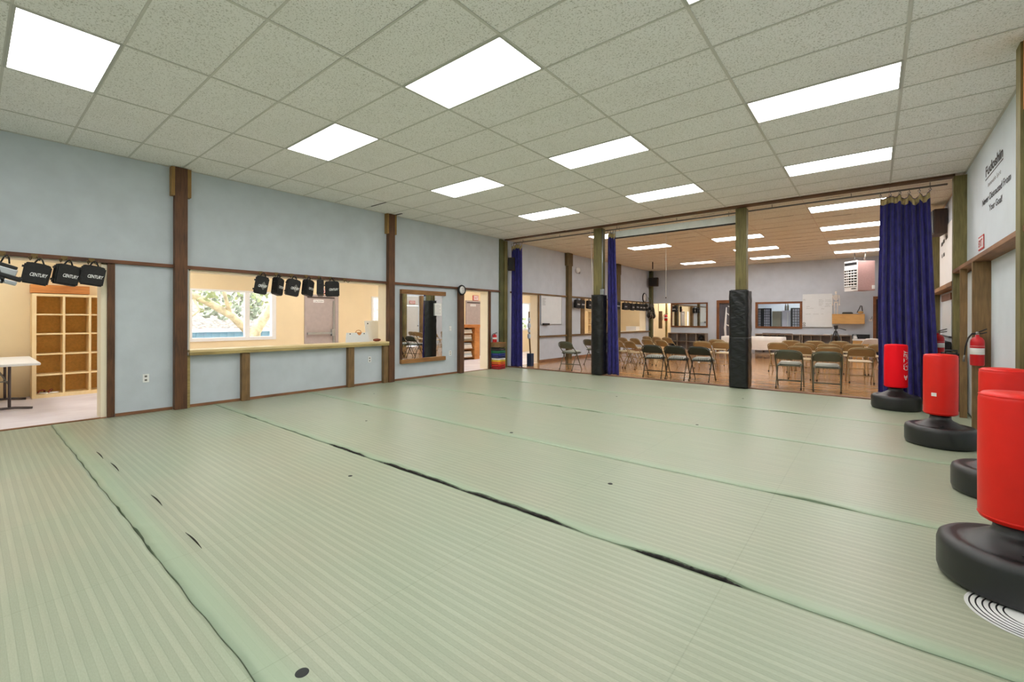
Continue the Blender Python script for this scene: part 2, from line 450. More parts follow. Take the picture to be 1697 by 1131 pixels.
# lift(x, seam): how far the edge of a strip is pulled back at its seam
def gap_fn(k):
    rr = random.Random(50 + k)
    if k == 2:   # wavy seam in front
        segs = [(1.9, 2.05, .008), (2.2, 2.5, .010), (2.7, 3.2, .008), (3.75, 4.1, .012), (4.25, 4.6, .014), (4.6, 4.85, .012), (4.95, 5.3, .006)]; base = .003
    elif k == 3:
        segs = [(0.3, 0.8, .010), (1.1, 1.7, .016), (1.75, 2.0, .012), (2.2, 3.3, .014), (3.35, 4.25, .024), (4.2, 5.6, .034), (5.3, 6.55, .036), (6.72, 7.52, .034)]; base = .004
    elif k == 4:
        segs = [(1.75, 2.0, .016), (7.25, 7.85, .022)]; base = .002
    elif k == 5:
        segs = [(2.2, 2.7, .018), (2.9, 3.3, .014), (4.0, 4.3, .022), (4.4, 5.0, .020), (5.3, 5.6, .012)]; base = .002
    else:
        segs = [(1.9, 2.4, .014), (2.8, 3.1, .012), (3.3, 3.9, .016), (6.2, 6.5, .012), (6.7, 7.2, .016)]; base = .0015
    def g(x):
        v = base
        for a, b_, d in segs:
            if a < x < b_:
                u = (x - a) / (b_ - a)
                v = max(v, d * min(1, 4 * u, 4 * (1 - u)) * (0.85 + 0.15 * math.sin(23 * x + k)))
        return v
    return g
for k in range(len(seams) - 1):
    y0, y1 = seams[k], seams[k + 1]
    bm = MB(); n = 240
    x0, x1 = 0.012, RW - 0.02
    g = gap_fn(k) if k >= 2 else (lambda x: 0.002)
    rows = []
    top = 0.0
    for i in range(n + 1):
        x = x0 + (x1 - x0) * i / n
        wob = 0.003 * math.sin(3.1 * x + k) + 0.003 * math.sin(7.7 * x)
        if k in (2, 3): wob += 0.004 * math.sin(17 * x)
        gg = g(x)
        ya = y0 + (wob if k >= 2 else 0) * 0.6 + gg
        # next seam's own wobble, so strips meet but for the gap
        k2 = k + 1
        wb = 0.003 * math.sin(3.1 * x + k2) + 0.003 * math.sin(7.7 * x)
        if k2 in (2, 3): wb += 0.004 * math.sin(17 * x)
        yb = y1 + (wb * 0.6 if 2 <= k2 <= 6 else 0) - 0.0008
        lift = min(0.012, gg * 0.45) if k >= 2 else 0
        rows.append([bm.bm.verts.new(p) for p in [(x, ya, -0.028), (x, ya, top + lift), (x, ya + 0.05, top + lift * 0.55), (x, ya + 0.14, top), (x, yb - 0.02, top), (x, yb, top), (x, yb, -0.028)]])
    for A, B in zip(rows, rows[1:]):
        for q in range(6):
            f = bm.bm.faces.new([A[q], A[q + 1], B[q + 1], B[q]]); f.smooth = q in (1, 2, 3, 4)
    bm.bm.faces.new(rows[0]); bm.bm.faces.new(list(reversed(rows[-1])))
    o = bm.build('floor_mat', M['mat'], None, (0, y0, 0))
    tag(o, mat_lab[k], 'mat', 'tatami-print mat strips')
    if k == 3:   # ragged black foam shows along the torn edge
        e = MB()
        for a, b_ in [(3.4, 4.2), (4.3, 5.5), (5.35, 6.5), (6.8, 7.45)]:
            pts = []
            for i in range(60):
                x = a + (b_ - a) * i / 59; u = i / 59
                w_ = max(0.0, min(1, 5 * u, 5 * (1 - u)))
                pts.append((x, g(x) * 0.55 - 0.003 + R.uniform(-.003, .003), -0.012 + 0.012 * w_ + R.uniform(-.002, .002)))
            e.tube(pts, [0.004 + 0.006 * max(0, min(1, 5 * i / 59, 5 * (1 - i / 59))) + R.uniform(0, .002) for i in range(60)], 6)
        tag(e.build('torn_foam_edge', M['matedge'], o), 'ragged black foam along the torn edge')
    # little curled slits in the vinyl beside the seam, and black tape dots
    slits = {2: [(1.95, -2.42, .34), (2.5, -2.40, .36), (3.72, -2.36, .3), (4.62, -2.38, .3)], 5: [(3.0, 2.56, .2)]}.get(k, [])
    for (x, y, L) in slits:
            e = MB()
            e.tube([(x + L * i / 8, y - y0 + 0.004 * math.sin(PI * i / 8), 0.0005 + 0.003 * math.sin(PI * i / 8)) for i in range(9)], [0.001 + 0.0035 * math.sin(PI * i / 8) for i in range(9)], 6)
            tag(e.build('curled_slit', M['matedge'], o), 'curled dark slit in the vinyl')
    dots = {2: [(6.26, -2.445, 0.025), (4.50, -1.174, 0.018)], 3: [(6.27, 0.076, 0.020), (2.815, 0.082, 0.015)], 4: [(1.07, 1.38, 0.013), (4.64, 0.83, 0.021)], 5: [(4.49, 3.92, 0.015), (6.19, 2.65, 0.018)], 6: [(6.21, 5.115, 0.017), (2.80, 5.18, 0.015)]}.get(k, [])
    for (x, y, r) in dots:
        d = MB(); d.lathe([(0, 0.0022), (r * .9, 0.0022), (r, 0.0004)], (x, y - y0, 0.0), 20)
        tag(d.build('tape_dot', M['spot'], o), 'black round tape patch')

# ------------------------------------------------------------------ ceiling: tiles on a T-bar grid
lights = [(i, j) for j in (-9, -5, -1, 3, 7) for i in (-3, -1, 1)] + [(i, j) for j in (12, 16, 20, 24) for i in (-3, -1, 1) if (i, j) not in ((-3, 20),)]  # row behind the camera is unseen, added for its light on the near ceiling
LS = set(lights)
def ceiling(name, j0, j1, y0, y1, mt, mg, label, bar):
    t = MB(); g = MB()
    for j in range(j0, j1 + 1):
        for i in range(-5, 3):
            if (i, j) in LS: continue
            xa, xb = max(0, gx(i)), min(RW, gx(i + 1)); ya, yb = max(y0, gy(j)), min(y1, gy(j + 1))
            if xb - xa < 0.02 or yb - ya < 0.02: continue
            dz = R.uniform(0, 0.0025)
            t.box((xa, ya, H + dz), (xb, yb, H + 0.018))
    for i in range(-5, 4):
        x = gx(i)
        if 0 < x < RW: g.box((x - bar, y0, H - 0.004), (x + bar, y1, H - 0.0005))
    for j in range(j0, j1 + 2):
        y = gy(j)
        if y0 < y < y1: g.box((0, y - bar * 0.8, H - 0.0032), (RW, y + bar * 0.8, H - 0.0004))
    for x in (0.0, RW - 0.022): g.box((x, y0, H - 0.006), (x + 0.022, y1, H - 0.0004))
    o = struct(name, t, mt, label, 'ceiling')
    g.build('ceiling_grid', mg, o)
    return o
ceiling('ceiling', -12, 10, BW, PY + 0.05, M['tile'], M['grid'], 'suspended tile ceiling over the green mats', 0.012)
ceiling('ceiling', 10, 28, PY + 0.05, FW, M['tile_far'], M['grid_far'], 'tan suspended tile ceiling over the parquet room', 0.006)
# dark crevices where far-room tiles do not sit flush
cv = MB()
rr = random.Random(3)
for j in range(11, 27):
    for i in range(-4, 2):
        if (i, j) in LS or (i, j - 1) in LS: continue
        if rr.random() < .75:
            a = gx(i) + rr.uniform(.05, .5); cv.box((a, gy(j) - .012, H - .0045), (a + rr.uniform(.2, .6), gy(j) + .006, H - .0034))
tag(cv.build('trim_2', plain('tile_crevice', (112, 84, 60), 0.9), None), 'dark open joints between tan ceiling tiles', 'joint', None, 'structure')
t = MB(); t.box((0.30, gy(3) - 0.02, H - 0.0046), (0.80, gy(3) + 0.012, H - 0.0034)); t.box((0.03, 2.55, H - .0046), (0.3, 2.60, H - .0034))
tag(t.build('trim_3', M['beamdark'], None), 'dark gap at a shifted ceiling tile beside the left wall', 'joint', None, 'structure')
struct('roof', MB().box((AX - .4, BW - .3, H + 0.25), (RW + .3, FW + 1.6, H + 0.35)), M['darkroom'], 'roof deck above the suspended ceiling', 'roof')

row_name = {-9: 'behind the camera', -5: 'nearest row', -1: 'second row', 3: 'third row', 7: 'last row before the far room', 12: 'first row beyond the beam', 16: 'second row beyond the beam', 20: 'third row beyond the beam', 24: 'last row before the far wall'}
col_name = {-3: 'left column', -1: 'middle column', 1: 'right column'}
def make_light(loc, label, group, mat='lamp', z=H):
    r = thing('ceiling_light', label, 'ceiling light', loc, 0, group)
    f = MB()
    w, d, e = RX / 2, RY / 2, 0.022
    f.box((-w, -d, -0.006), (-w + e, d, 0.05)); f.box((w - e, -d, -0.006), (w, d, 0.05)); f.box((-w + e, -d, -0.006), (w - e, -d + e, 0.05)); f.box((-w + e, d - e, -0.006), (w - e, d, 0.05))
    f.box((-w, -d, 0.05), (w, d, 0.056))
    f.build('frame', M['fixture'], r)
    MB().box((-w + e, -d + e, 0.0), (w - e, d - e, 0.006)).build('diffuser', M[mat], r)
    return r
proto = None
for (i, j) in lights:
    loc = (gx(i) + RX / 2, gy(j) + RY / 2, H)
    lab = 'lit ceiling panel, %s, %s' % (col_name[i], row_name[j])
    grp = 'ceiling lights over the mats' if j < 10 else 'ceiling lights of the far room'
    if j >= 10: make_light(loc, lab, grp, 'lamp_far')
    elif proto is None: proto = make_light(loc, lab, grp)
    else: dup(proto, loc, None, lab, grp)

# ------------------------------------------------------------------ left wall: grey panel towards the mats, cream towards the entry hall
def leftwall(name, segs, label, mat):
    a = MB(); b_ = MB()
    for (y0, y1, z0, z1) in segs:
        a.box((-0.03, y0, z0), (0.0, y1, z1)); b_.box((-TK, y0, z0), (-0.0302, y1, z1))
    o = struct(name, a, mat, label, 'wall')
    b_.build('cream_side', M['cream'], o)
    return o
leftwall('wall_left', [(BW, -4.4, 0, 2.07), (-2.045, -1.12, 0, 2.07), (-1.12, 2.41, 0, 0.78), (2.41, 4.62, 0, 2.07), (5.62, PY + 0.1, 0, 2.07), (BW, PY + 0.1, 2.07, H)],
         'pale blue-grey left wall of the mat room with openings', M['wall'])
leftwall('wall_left', [(PY + 0.1, 6.95, 0, 2.07), (7.89, 10.47, 0, 2.07), (10.47, 13.55, 0, 0.82), (13.55, 16.27, 0, .82), (16.27, FW, 0, 2.07), (PY + 0.1, FW, 2.07, H)],
         'pale grey left wall of the parquet room with openings', M['wall_pink'])
# cream jamb liners
j = MB()
j.box((-TK - .002, -2.105, 0), (-0.005, -2.045, 2.05)); j.box((-TK - .002, 2.385, 0.86), (-0.004, 2.41, 2.05)); j.box((-TK - .002, -1.12, 0.86), (-.004, -1.10, 2.05))
j.box((-TK - .002, -1.10, 2.045), (-0.004, 2.385, 2.07)); j.box((-TK - .002, -4.4, 2.05), (-0.004, -2.105, 2.07))
j.box((-TK - .002, 5.60, 0), (-0.004, 5.62, 2.06)); j.box((-TK - .002, 4.62, 2.05), (-.004, 5.60, 2.07)); j.box((-TK - .002, 4.62, 0), (-.004, 4.64, 2.05))
j.box((-TK - .002, 7.87, 0), (-.004, 7.89, 2.06)); j.box((-TK - .002, 6.95, 2.05), (-.004, 7.87, 2.07))
j.box((-TK - .002, 13.55, .84), (-.004, 13.62, 2.05)); j.box((-TK - .002, 16.22, .84), (-.004, 16.27, 2.05)); j.box((-TK - .002, 13.55, .82), (.0, 16.27, .845))
tag(j.build('trim_4', M['creamjamb'], None), 'cream jamb liners of the left wall openings', 'jamb', None, 'structure')

# timber rail along the wall above the openings, in lengths between posts
def rail(y0, y1, label, mat, z=(2.07, 2.118), d=0.05):
    struct('trim_5', MB().box((-0.01, y0, z[0]), (d, y1, z[1]), 0.003), mat, label, 'rail', (0, y0, 0))
rail(-4.6, -1.32, 'brown timber rail over the wide entry opening, left of the first post', M['brownx'])
rail(-1.16, 2.39, 'brown timber rail over the serving counter opening', M['brownx'])
rail(2.55, 6.06, 'brown timber rail over the mirror and the narrow doorway', M['brownx'])
rail(6.55, 9.5, 'brown timber rail over the far whiteboard', M['olive_rail'])
rail(9.72, 13.2, 'brown timber rail behind the padded column in the far room', M['olive_rail'])
rail(13.45, 16.62, 'brown timber rail over the last opening of the far room', M['olive_rail'])
for y0, y1, lab in ((7.95, 9.5, 'low timber rail under the far whiteboard'), (9.72, 13.2, 'low timber rail between the far posts'), (13.45, 16.62, 'low timber rail under the last opening')):
    rail(y0, y1, lab, M['olive_rail'], (0.775, 0.825), 0.06)

# wall posts
def post(name, x, y, z0, z1, mat, label, blocks=None, origin=None):
    o = struct(name, MB().box((x[0], y[0], z0), (x[1], y[1], z1), 0.004), mat, label, 'post', ((x[0] + x[1]) / 2, (y[0] + y[1]) / 2, 0))
    if blocks:
        cx, cy = (x[0] + x[1]) / 2, (y[0] + y[1]) / 2
        for s in (-1, 1):
            yy = (y[1] - cy) if s > 0 else (y[0] - cy)
            b_ = MB().box((x[0] - cx, yy, z1 - 0.42), (x[1] - cx - .004, yy + s * blocks, z1 - 0.002), 0.003)
            b_.build('side_block', M['block'] if mat in (M['brown'],) else mat, o)
    return o
post('post', (-0.04, 0.10), (-1.315, -1.160), 0, H - .006, M['brown'], 'brown timber wall post left of the serving counter', 0.045)
post('post', (-0.04, 0.10), (2.395, 2.545), 0, H - .006, M['brown'], 'brown timber wall post between the counter and the mirror', 0.045)
post('post', (-0.03, 0.018), (-2.045, -1.965), 0, 2.068, M['brown'], 'brown door stud at the right side of the wide entry opening')
post('post', (-0.03, 0.10), (4.475, 4.620), 0, 2.068, M['brown'], 'brown door stud under the round clock')
post('post', (-0.03, 0.03), (5.62, 5.70), 0, 2.068, M['brown'], 'brown door stud right of the narrow doorway')
post('post', (-0.05, 0.05), (6.06, 6.20), 0, H - .02, M['greend'], 'green treated corner post where the beam meets the left wall')
post('post', (-0.05, 0.085), (6.205, 6.33), 0, H - .05, M['green'], 'second green treated post behind the left corner post')
post('post', (-0.04, 0.11), (9.50, 9.72), 0, H - .006, M['olive_post'], 'olive-brown timber wall post right of the far whiteboard', 0.06)
post('post', (-0.04, 0.11), (13.2, 13.45), 0, H - .006, M['olive_post'], 'olive-brown timber wall post seen beside the middle navy curtain', 0.05)
post('post', (-0.04, 0.14), (16.62, 16.80), 0, H - .006, M['greend'], 'dark green timber post in the far left corner')
post('post', (-0.03, 0.03), (7.89, 7.95), 0, 2.068, M['brownr'], 'brown door stud left of the far whiteboard')
post('post', (-.1, 0.03), (10.47, 10.72), 0.82, 2.068, M['brownr'], 'brown stud beside the far cubby shelf')
# studs under the counter
post('post', (-0.02, 0.085), (-0.415, -0.295), 0, 0.775, M['brownr'], 'short timber stud under the counter, near its left end')
post('post', (-0.02, 0.085), (1.475, 1.600), 0, 0.775, M['brownr'], 'short timber stud under the counter, near its right end')
post('post', (-0.02, 0.085), (2.285, 2.393), 0, 0.775, M['brownr'], 'short timber stud under the counter against the tall post')
post('post', (-0.02, 0.06), (-1.158, -1.115), 0, 0.775, M['greeny'], 'thin pale stud under the left end of the counter')
# counter
ct = thing('serving_counter', 'long pale timber counter ledge in the left wall opening', 'counter', (0, 0.63, 0.78))
MB().box((-0.28, -1.765, 0.045), (0.115, 1.765, 0.08), 0.004).build('counter_top', M['plank'], ct)
MB().box((0.07, -1.765, 0.0), (0.112, 1.765, 0.044), 0.003).build('edge_board', M['greeny'], ct)
# base strip
b_ = MB()
for y0, y1 in ((-1.96, -1.32), (-1.11, -.42), (-.29, 1.47), (1.605, 2.28), (2.55, 4.47), (5.71, 6.05)): b_.box((0.0, y0, 0), (0.014, y1, 0.04))
b_.box((-.03, -4.4, -0.0), (0.02, -2.05, 0.012)); b_.box((-.03, 4.62, 0), (.02, 5.62, .008))
tag(b_.build('baseboard_left', M['brownrx'], None), 'thin brown base strip along the left wall', 'baseboard', None, 'structure')
b_ = MB(); b_.box((0, 7.96, 0), (0.02, 9.49, 0.08)); b_.box((0, 9.73, 0), (0.02, 13.19, 0.08)); b_.box((0, 13.46, 0), (0.02, 16.6, 0.08))
tag(b_.build('baseboard_left', M['brownrx'], None), 'brown base strip along the far room left wall', 'baseboard', None, 'structure')

# ------------------------------------------------------------------ back wall, right wall, far wall
struct('wall_back', MB().box((-0.3, BW - 0.15, -.03), (RW + .2, BW, H + .1)), M['wall'], 'pale blue-grey back wall behind the camera', 'wall')
w = MB(); w.box((RW, BW, -.03), (RW + .15, PY, H + .1))
struct('wall_right', w, M['wall_white'], 'white panelled right wall beside the punching bags', 'wall')
w = MB(); w.box((RW, PY, -.03), (RW + .15, 11.14, H + .1)); w.box((RW, 12.10, -.03), (RW + .15, FW + .1, H + .1)); w.box((RW, 11.14, 2.48), (RW + .15, 12.10, H + .1))
struct('wall_right', w, M['wall_pink'], 'pale right wall of the parquet room', 'wall')
w = MB()
w.box((-.05, FW, 2.06), (0.93, FW + .15, H + .1)); w.box((0.93, FW, 0), (2.94, FW + .15, H + .1)); w.box((2.94, FW, 2.02), (3.80, FW + .15, H + .1))
w.box((3.80, FW, 0), (4.33, FW + .15, H + .1)); w.box((4.33, FW, 0), (5.78, FW + .15, 1.06)); w.box((4.33, FW, 1.98), (5.78, FW + .15, H + .1))
w.box((5.78, FW, 0), (7.97, FW + .15, H + .1)); w.box((7.97, FW, 2.06), (8.75, FW + .15, H + .1)); w.box((8.75, FW, 0), (RW + .1, FW + .15, H + .1)); w.box((-.05, FW, 0), (0.09, FW + .15, 2.06))
struct('wall_far', w, M['wall_pink'], 'pale grey far wall with whiteboard, window and heater', 'wall')

# partition beam, posts and track
bm = MB()
bm.prism([(-.02, H - 0.022), (RW - .12, H - 0.038), (RW - .12, H + 0.02), (-.02, H + 0.02)], (0, 6.27, 0), (1, 0, 0), (0, 0, 1), (0, 1, 0), 0.14)
tag(bm.build('trim_6', M['beam'], None, (0, 6.27, 0)), 'brown timber beam along the ceiling between the two rooms', 'beam', None, 'structure')
post('column', (2.70, 2.915), (6.40, 6.58), 0, H - .036, M['green'], 'green treated column left in the partition line, with grey conduit')
post('column', (5.81, 6.00), (6.40, 6.58), 0, H - .036, M['green'], 'green treated column right in the partition line, padded below')
post('post', (8.825, 8.972), (6.20, 6.35), 0, H - .05, M['green'], 'green treated post at the right end of the beam')
post('post', (8.80, 8.965), (2.07, 2.215), 0, H - .006, M['green'], 'green treated post at the right edge of the picture')
nb = MB().box((8.815, 1.95, H - .55), (8.965, 2.068, H - .004), 0.003)
tag(nb.build('trim_7', M['orangewood'], None), 'orange timber block bolted to the top of the nearest right post', 'block', None, 'structure')
def rrail(y0, y1, label, z=(2.03, 2.078), mat='brownrx', x=8.815):
    struct('trim_8', MB().box((x, y0, z[0]), (RW + .002, y1, z[1]), 0.003), M[mat], label, 'rail', (RW, y0, 0))
rrail(2.215, 6.2, 'brown timber rail on the right wall below the painted motto')
rrail(BW + .1, 2.07, 'brown timber rail on the right wall nearest the camera')
rrail(6.36, 9.7, 'tan timber rail on the right wall of the far room', (1.86, 1.93), 'mirrorframe', 8.82)
post('post', (8.815, 8.97), (4.42, 4.462), 0, 2.03, M['brownr'], 'wide brown stud behind the near fire extinguisher')
post('post', (8.815, 8.888), (5.41, 5.452), 0, 2.03, M['brownr'], 'narrow brown stud beside the right end post of the beam')
post('post', (8.81, 8.97), (9.70, 9.85), 0, H - .05, M['green'], 'green treated post on the far right wall carrying the white looping cable')
post('post', (8.81, 8.97), (10.97, 11.13), 0, H - .05, M['green'], 'green treated post on the far right wall against the exit door, seen in the wall mirror')
post('post', (8.83, 8.97), (12.10, 12.30), 0, 2.5, M['brownr'], 'brown stud on the far right wall past the exit door')
# white door on the right wall, between the studs
d = struct('door_1', MB().box((8.945, 4.50, 0.02), (8.968, 6.15, 2.0)), M['white_door'], 'white door leaf behind the brown studs of the right wall', 'door')
MB().box((8.938, 6.0, 0.9), (8.945, 6.03, 1.0)).build('latch_plate', M['darkmetal'], d)
d = struct('door_2', MB().box((RW + .02, 11.16, 0.02), (RW + .06, 12.08, 1.98)), M['white_door'], 'white exit door on the right wall of the far room', 'door')
MB().lathe([(0, 0), (.03, 0), (.032, .03), (0, .045)], (0, 0, 0), 12).build('door_knob', M['darkmetal'], d).location = (RW - .02, 12.0, 0.98)
MB().box((RW + .02, 11.15, 1.995), (RW + .05, 12.09, 2.47)).build('transom_panel', M['white_door'], d)
# ------------------------------------------------------------------ entry hall behind the left wall
w = MB()
def hall(y0, y1, z0, z1): w.box((AX - .15, y0, z0), (AX, y1, z1))
HH = 2.75
hall(BW, -0.268, 0, HH); hall(-0.268, 1.49, 0, 0.84); hall(-0.268, 1.49, 1.965, HH); hall(1.49, 4.13, 0, HH)
hall(4.13, 5.3, 0, 0.9); hall(4.13, 5.3, 1.97, HH); hall(5.3, 10.9, 0, HH); hall(10.9, 11.75, 0, .88); hall(10.9, 11.75, 2.0, HH); hall(11.75, FW + 1.4, 0, HH)
struct('wall_hall', w, M['cream'], 'cream back wall of the entry hall with a bright window', 'wall')
struct('wall_hall', MB().box((AX - .15, BW - .15, 0), (-.3, BW, HH)), M['cream'], 'cream end wall of the entry hall behind the camera', 'wall')
struct('wall_hall', MB().box((AX - .15, FW + 1.4, 0), (1.2, FW + 1.55, HH)), M['cream'], 'cream end wall of the hall past the far corner', 'wall')
struct('wall_hall', MB().box((1.05, FW + .15, 0), (1.2, FW + 1.4, HH)), M['cream'], 'cream side wall seen through the corner opening', 'wall')
struct('ceiling', MB().box((AX - .15, BW, HH), (-TK, FW + 1.5, HH + .05)), M['wall_white'], 'plain white ceiling of the entry hall', 'ceiling')
struct('ceiling', MB().box((-TK, FW + .15, 2.5), (1.2, FW + 1.5, 2.55)), M['wall_white'], 'plain white ceiling past the corner opening', 'ceiling')
for y, lab in ((-3.2, 'hall ceiling lamp over the folding table'), (-0.6, 'hall ceiling lamp by the window'), (2.2, 'hall ceiling lamp before the grey door'), (5.0, 'hall ceiling lamp by the narrow doorway'), (8.0, 'hall ceiling lamp by the second grey door'), (11.0, 'hall ceiling lamp by the far window'), (14.6, 'hall ceiling lamp at the far end')):
    make_light((-1.7, y, HH - .01), lab, 'ceiling lights of the entry hall', 'lamp_ante')
make_light((0.5, FW + .8, 2.49), 'ceiling lamp past the corner opening', 'ceiling lights of the entry hall', 'lamp_ante')

def window(name, y0, y1, z0, z1, label, mull=None):
    r = thing(name, label, 'window', (AX, (y0 + y1) / 2, z0), 0, None, 'structure')
    hw, h = (y1 - y0) / 2, z1 - z0
    f = MB(); e = .05
    f.box((-.10, -hw, 0), (.02, -hw + e, h)); f.box((-.10, hw - e * 1.9, 0), (.02, hw, h)); f.box((-.10, -hw + e, h - e * .7), (.02, hw - e * 1.9, h)); f.box((-.10, -hw + e, 0), (.02, hw - e * 1.9, e * 1.5))
    if mull is not None:
        m_ = mull - (y0 + y1) / 2
        f.box((-.09, m_ - .05, e * 1.5), (.0, m_ + .05, h - e * .7))
    f.build('window_frame', M['white'], r)
    MB().box((-.06, -hw + .02, .03), (-.054, hw - .02, h - .02)).build('pane', M['glass'], r)
    return r
window('window_1', -0.268, 1.49, 0.84, 1.965, 'white framed window with a pale tree outside, left of the grey door', 0.86)
window('window_2', 4.13, 5.3, 0.9, 1.97, 'white hall window just seen at the right end of the counter opening', 4.75)
window('window_3', 10.9, 11.75, .88, 2.0, 'white hall window seen beside the first navy curtain')

def hall_door(name, y0, y1, z1, label, bar=True):
    r = thing(name, label, 'door', (AX, (y0 + y1) / 2, 0), 0, None, 'structure')
    hw = (y1 - y0) / 2
    f = MB(); f.box((-.01, -hw - .05, 0), (.03, -hw, z1 + .05)); f.box((-.01, hw, 0), (.03, hw + .10, z1 + .05)); f.box((-.01, -hw, z1), (.03, hw, z1 + .05))
    f.build('door_frame', M['grey_door'], r)
    MB().box((0.0, -hw, .01), (.018, hw, z1)).build('door_leaf', M['grey_door'], r)
    MB().box((.018, -hw + .02, z1 - .035), (.03, hw - .02, z1 - .005)).build('closer_strip', M['darkmetal'], r)
    s = MB().box((.0185, -hw + .18, z1 - .15), (.021, -hw + .46, z1 - .08)).build('door_sign', M['white'], r)
    text('lettering', 'CAUTION', (.0215, -hw + .2, z1 - .135), (0, 1, 0), (0, 0, 1), .05, M['steel'], s, .01, width=.24)
    if bar:
        b_ = MB(); b_.box((.02, -hw + .01, .93), (.075, hw - .06, .985), .006); b_.box((.02, hw - .12, .88), (.10, hw - .03, 1.06), .008); b_.box((.02, hw - .06, .3), (.05, hw - .02, 1.80), .004)
        b_.build('panic_bar', M['alu'], r)
    return r
hall_door('door_3', 2.23, 3.0, 1.90, 'grey steel door with a panic bar beyond the counter')
hall_door('door_4', 7.98, 8.70, 1.94, 'grey door under an exit sign seen through the narrow doorway', False)

def exit_sign(loc, right, label, w_=.30, h_=.19, d_=.03):
    r = thing('exit_sign', label, 'exit sign', loc, 0)
    rt = Vector(right); nrm = rt.cross(Vector((0, 0, 1)))
    b_ = MB().prism([(-w_ / 2, 0), (w_ / 2, 0), (w_ / 2, h_), (-w_ / 2, h_)], (0, 0, 0), rt, (0, 0, 1), nrm, d_)
    b_.build('sign_box', M['redtext'], r)
    e = .018
    b_ = MB().prism([(-w_ / 2 + e, e), (w_ / 2 - e, e), (w_ / 2 - e, h_ - e), (-w_ / 2 + e, h_ - e)], nrm * (d_ + .0001), rt, (0, 0, 1), nrm, .002)
    b_.build('sign_face', M['white'], r)
    text('lettering', 'EXIT', nrm * (d_ + .0028) - rt * (w_ * .38) + Vector((0, 0, h_ * .24)), rt, (0, 0, 1), h_ * .72, M['redtext'], r, .018, width=w_ * .76)
    return r
exit_sign((AX + .005, 8.43, 2.0), (0, 1, 0), 'red and white exit sign above the grey door of the narrow doorway', .27, .18)
exit_sign((AX + .005, 2.70, 1.985), (0, 1, 0), 'small red exit sign partly behind the hanging shields over the counter', .16, .13)
exit_sign((RW - .002, 5.03, 2.235), (0, -1, 0), 'red outlined exit sign on the right wall above the timber rail', .36, .175, .006)
exit_sign((RW - .002, 11.62, 2.08), (0, -1, 0), 'red exit sign above the white door of the far right wall', .36, .15)

# cubby shelf
cs = thing('cubby_shelf', 'tall maple cubby shelf with empty compartments, behind the folding table', 'shelf', (AX, -1.94, 0))
f = MB(); ys = [-0.615, -.573, -.254, -.222, .076, .106, .404, .434, .60, .64]
x0, x1 = .02, .38
f.box((x0, -.615, 0), (x1, -.565, 1.74)); f.box((x0, .74, 0), (x1, .78, 1.74)); f.box((x0, -.565, 1.70), (x1, .74, 1.74)); f.box((x0, -.565, 0), (x1, .74, .06))
f.build('carcass', M['shelfwood'], cs)
MB().box((x0 - .015, -.61, .01), (x0, .77, 1.73)).build('back_panel', M['shelfback'], cs)
for z in (.38, .725, 1.065, 1.392): MB().box((x0, -.565, z - .012), (x1 - .005, .74, z + .012)).build('shelf', M['shelfwood'], cs)
for y in (-.238, .091, .419): MB().box((x0, y - .014, .06), (x1, y + .014, 1.70)).build('divider', M['shelfwood'], cs)
hb = MB().box((AX + .0, -2.56, 1.76), (AX + .18, -1.83, 1.90))
tag(hb.build('header_box', M['orangewood'], None, (AX, -2.2, 1.76)), 'orange pine box on top of the maple cubby shelf', 'box')
# slippers in the lowest compartment
for k, (y, x, rz, lab) in enumerate(((-2.43, -2.86, .5, 'brown and white slipper in the lowest cubby, left one'), (-2.33, -2.84, 1.2, 'brown and white slipper in the lowest cubby, right one'))):
    s = thing('slipper', lab, 'slipper', (x, y, .061), rz, 'slippers in the cubby shelf')
    MB().lathe([(0, 0), (.05, 0), (.055, .012), (.05, .02), (0, .02)], (0, 0, 0), 20, 2.0, .9).build('sole', M['white'], s)
    b_ = MB(); b_.tube([(-.02, -.045, .015), (0, -.035, .05), (.015, 0, .062), (0.0, .035, .05), (-.02, .045, .015)], .014, 8)
    b_.build('strap', M['brownthing'], s)

# folding table in the hall
tb = thing('folding_table', 'white plastic folding table with grey legs in the hall doorway', 'table', (-2.0, -3.0, 0))
MB().box((-.92, -.55, .665), (.82, .43, .70), .012).build('table_top', M['white'], tb)
for x, in ((.35,), (-.8,)):
    for yy in (.15, -.25): MB().tube([(x, yy, .03), (x, yy, .665)], .017).build('leg', M['darkmetal'], tb)
    l = MB(); l.tube([(x, -.42, .012), (x, -.3, .035), (x, .2, .035), (x, .38, .012)], .018)
    l.build('foot_bar', M['darkmetal'], tb)
    l = MB(); l.tube([(x, .15, .36), (x + (-.25 if x > 0 else .25), .0, .66)], .008); l.tube([(x, .15, .42), (x, -.25, .42)], .009); l.build('brace', M['steel'], tb)

# things standing on the counter
pb = thing('flip_board', 'small white board with two black pegs leaning on the counter', 'board', (-.12, 1.83, .86))
bb = MB().prism([(-.27, 0), (.27, 0), (.245, .19), (-.235, .19)], (-.05, 0, 0), (0, 1, 0), (-.18, 0, 1), (1, 0, 0), .012); bb.build('panel', M['whiteboard'], pb)
for y in (-.16, .16): MB().blob((-.064, y, .168), .013, 1).build('peg', M['black'], pb)
pb = thing('flip_board', 'larger white board with one peg, behind the small board at the counter end', 'board', (-.50, 2.52, .3))
bb = MB().prism([(-.2, 0.0), (.62, 0), (.56, .99), (-.26, .99)], (0, 0, 0), (0, 1, 0), (-.1, 0, 1), (1, 0, 0), .014); bb.build('panel', M['whiteboard'], pb)
MB().blob((-.075, -.19, .93), .016, 1).build('peg', M['black'], pb)
bt = thing('hall_table', 'small wooden table in the hall under the larger white board', 'table', (-.62, 2.55, 0))
MB().box((-.25, -.4, .27), (.25, .45, .3)).build('table_top', M['orangewood'], bt)
